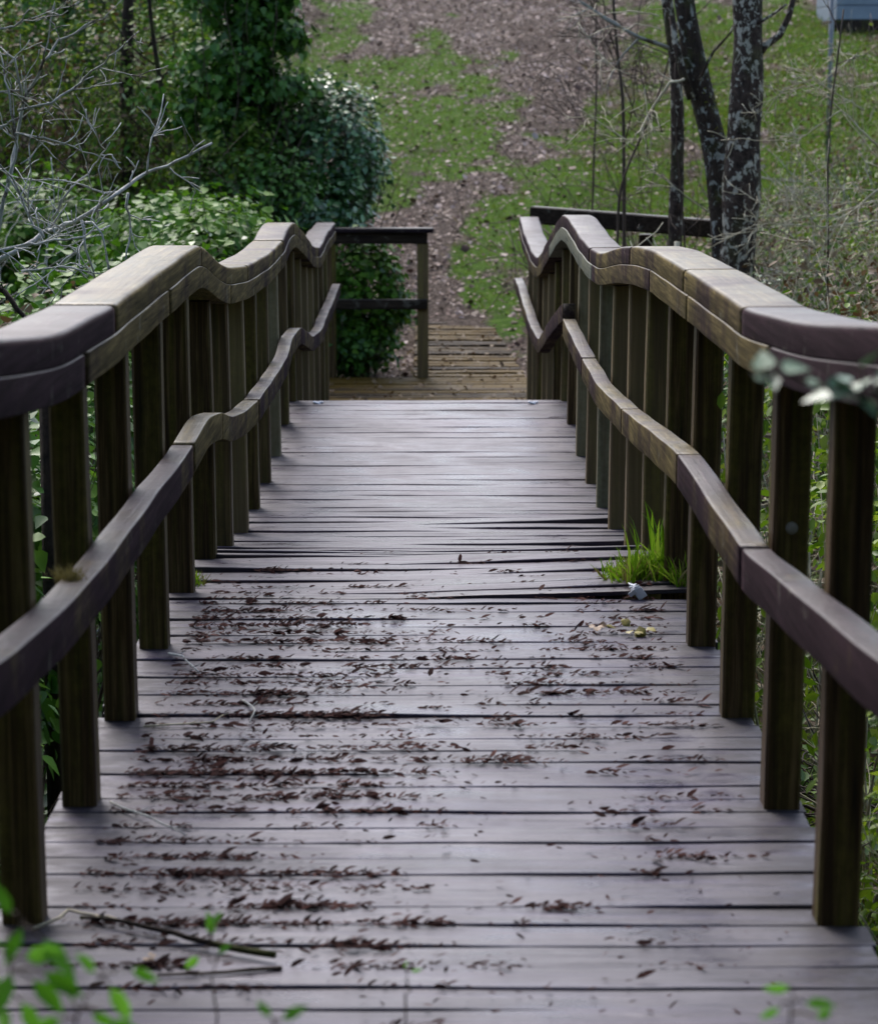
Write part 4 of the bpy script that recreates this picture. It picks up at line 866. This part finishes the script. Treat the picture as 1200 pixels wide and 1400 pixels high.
# ------------------------------------------------------------------ pole and shed at the upper right
q = onY(1133, 165, 34.0); zb = float(H(q.x, 34)); t = empty('metal_pole', (q.x, 34, zb), 'thin grey metal pole on the slope at the upper right', 'pole')
mb = MB(); mb.tube([(q.x, 34, zb-.2), (q.x, 34, zb+2.9)], .033, 12); mb.build('shaft', M['steel'], t, True)
mb = MB(); mb.tube([(q.x, 34, zb+2.9), (q.x, 34, zb+2.95)], .042, 12); mb.build('cap', M['steel'], t, True)
a = onY(1143, 27, 47.0); zb = a.z
sh = empty('shed', (a.x+1.6, 48, zb), 'blue grey boarded shed at the top right corner', 'shed')
blue = plain('blue_grey_paint', (.16, .20, .25), .6, (.22, .27, .33), 4)
mb = MB()
for k in range(9): mb.box((a.x+1.6, 47.0+.012*(k % 2), zb+.13+k*.25), (3.2, .05, .238), .008)
for k in range(9): mb.box((a.x+.02, 48.2, zb+.13+k*.25), (.05, 2.3, .238), .008)
for k in range(9): mb.box((a.x+3.18, 48.2, zb+.13+k*.25), (.05, 2.3, .238), .008)
mb.box((a.x+1.6, 49.4, zb+1.13), (3.2, .05, 2.26), .008); mb.build('wall', blue, sh)
mb = MB(); mb.box((a.x+1.6, 48.2, zb+2.5), (3.6, 2.9, .07), .01, Matrix.Rotation(.12, 3, 'X')); mb.build('roof', M['steel'], sh)
mb = MB(); mb.box((a.x+2.2, 46.96, zb+1.0), (.8, .04, 1.9), .01); dd = mb.build('door', M['steel'], sh)
mb = MB(); mb.box((a.x+1.6, 48.2, zb-.55), (3.3, 2.5, 1.1), .02); mb.build('footing', M['darkbark'], sh)


def wiry(X_, Y_, n, L, mat, label, lean=(0, 0, 1), r=.010, depth=2, group='bare bushes on the right bank', kids=4):
    b = Vector((X_, Y_, float(H(X_, Y_)))); t = empty('bare_bush', b, label, 'bare bush', group); mb = MB()
    for _ in range(n):
        d = Vector((random.gauss(0, .55)+lean[0], random.gauss(0, .4)+lean[1], lean[2])); grow(mb, b+Vector((random.gauss(0, .05), random.gauss(0, .05), -.08)), d, L*random.uniform(.6, 1.2), r*random.uniform(.7, 1.2), depth, .28, kids, .75, 8, .02, .0034)
    mb.build('branches', M[mat], t, True); return t
for a_ in ((3.3, 16.8, 9, 1.3, 'straw', 'tangled straw coloured bush right of the thick trunk', (-.3, 0, .7)), (2.7, 15.2, 8, .9, 'twig', 'grey bare bush low behind the right handrail', (-.2, 0, .5)), (3.9, 18.6, 9, 1.5, 'straw', 'tall pale wiry bush at the right edge', (-.3, 0, .8)),
           (2.5, 17.2, 7, .8, 'stem', 'brown wiry bush at the foot of the thick trunk', (.2, 0, .6)), (1.9, 19.6, 8, 1.2, 'stem', 'brown wiry bush between the right fence and the slender trunk', (-.2, 0, 1)), (1.75, 22.5, 9, 1.7, 'stem', 'tall fine brown bush beyond the right fence', (-.1, 0, 1)),
           (4.4, 23, 8, 1.6, 'twig', 'bare bush below the grey pole', (-.2, 0, .9)), (2.6, 26, 8, 1.6, 'stem', 'fine brown bush on the grass left of the leaning trunk', (0, 0, 1)), (1.7, 9.8, 7, .8, 'stem', 'dark wiry bush seen through the right posts', (-.1, 0, .7)), (1.8, 12.5, 8, 1.0, 'straw', 'pale wiry bush seen through the middle right posts', (-.1, 0, .7))):
    wiry(*a_)
RW = np.random.default_rng(5)
for k in range(30):
    yy = RW.uniform(13.5, 24); xx = RW.uniform(.080, .175)*yy+.35
    wiry(xx, yy, 7, RW.uniform(.7, 1.5), ['straw', 'twig', 'stem', 'straw'][k % 4], 'bare wiry brush in the tangle on the bank beyond the right handrail', (-.15, 0, .8), .009, 2, 'tangle of bare brush beyond the right handrail')
for a_ in ((-1.9, 12.8, 8, 1.0, 'paletwig', 'pale bare bush rising over the ivy by the left handrail', (-.15, 0, .9)), (-3.0, 16.5, 8, 1.5, 'paletwig', 'tall pale bare bush among the ivy at left', (-.1, 0, .9)), (-3.4, 20, 8, 1.7, 'twig', 'grey bare bush in front of the left thicket', (0, 0, 1))):
    wiry(*a_, group='bare bushes on the left bank')
# unseen trees added to shade the near bridge end (behind and beside the camera)
gl = leaf_mat('canopy_leaf', (.012, .04, .006), (.03, .09, .012), (.07, .15, .03), .6, .2, .15)
for k, (xx, yy, hh, rr) in enumerate(((-2.6, -3.2, 6.5, 2.6), (2.8, -3.6, 7, 2.7), (.2, -5.5, 7.5, 3.0), (-6.2, -1.5, 7, 3.0), (6.4, -1.8, 7, 3.0), (-6.5, 4.2, 6.5, 2.6), (6.8, 4.6, 6.5, 2.6))):
    b = Vector((xx, yy, float(H(xx, yy)))); lab = ['evergreen tree behind the viewpoint to the left', 'evergreen tree behind the viewpoint to the right', 'tallest evergreen tree straight behind the viewpoint', 'evergreen tree far left of the viewpoint', 'evergreen tree far right of the viewpoint', 'evergreen tree on the left bank beside the near deck', 'evergreen tree on the right bank beside the near deck'][k]
    t = empty('evergreen_tree', b, lab, 'tree', 'evergreen trees around the near end of the bridge'); mb = MB()
    q = [b+Vector((.1*math.sin(j), .1*math.cos(j*1.3), -.2+j*hh/8)) for j in range(9)]; mb.tube(q, [.2-.018*j for j in range(9)], 9); mb.build('trunk', M['darkbark'], t, True)
    mb = MB()
    for j in range(9): grow(mb, q[2+j % 6], (random.gauss(0, 1), random.gauss(0, 1), .5), rr*.8, .05, 1, .2, 3, .6, 6)
    mb.build('limbs', M['darkbark'], t, True)
    foliage('foliage', [crown_points((xx, yy, b.z+hh*.55), (rr, rr, hh*.5), 6500, 90, .16, .3)], gl, 'oval', .32, t, .3)
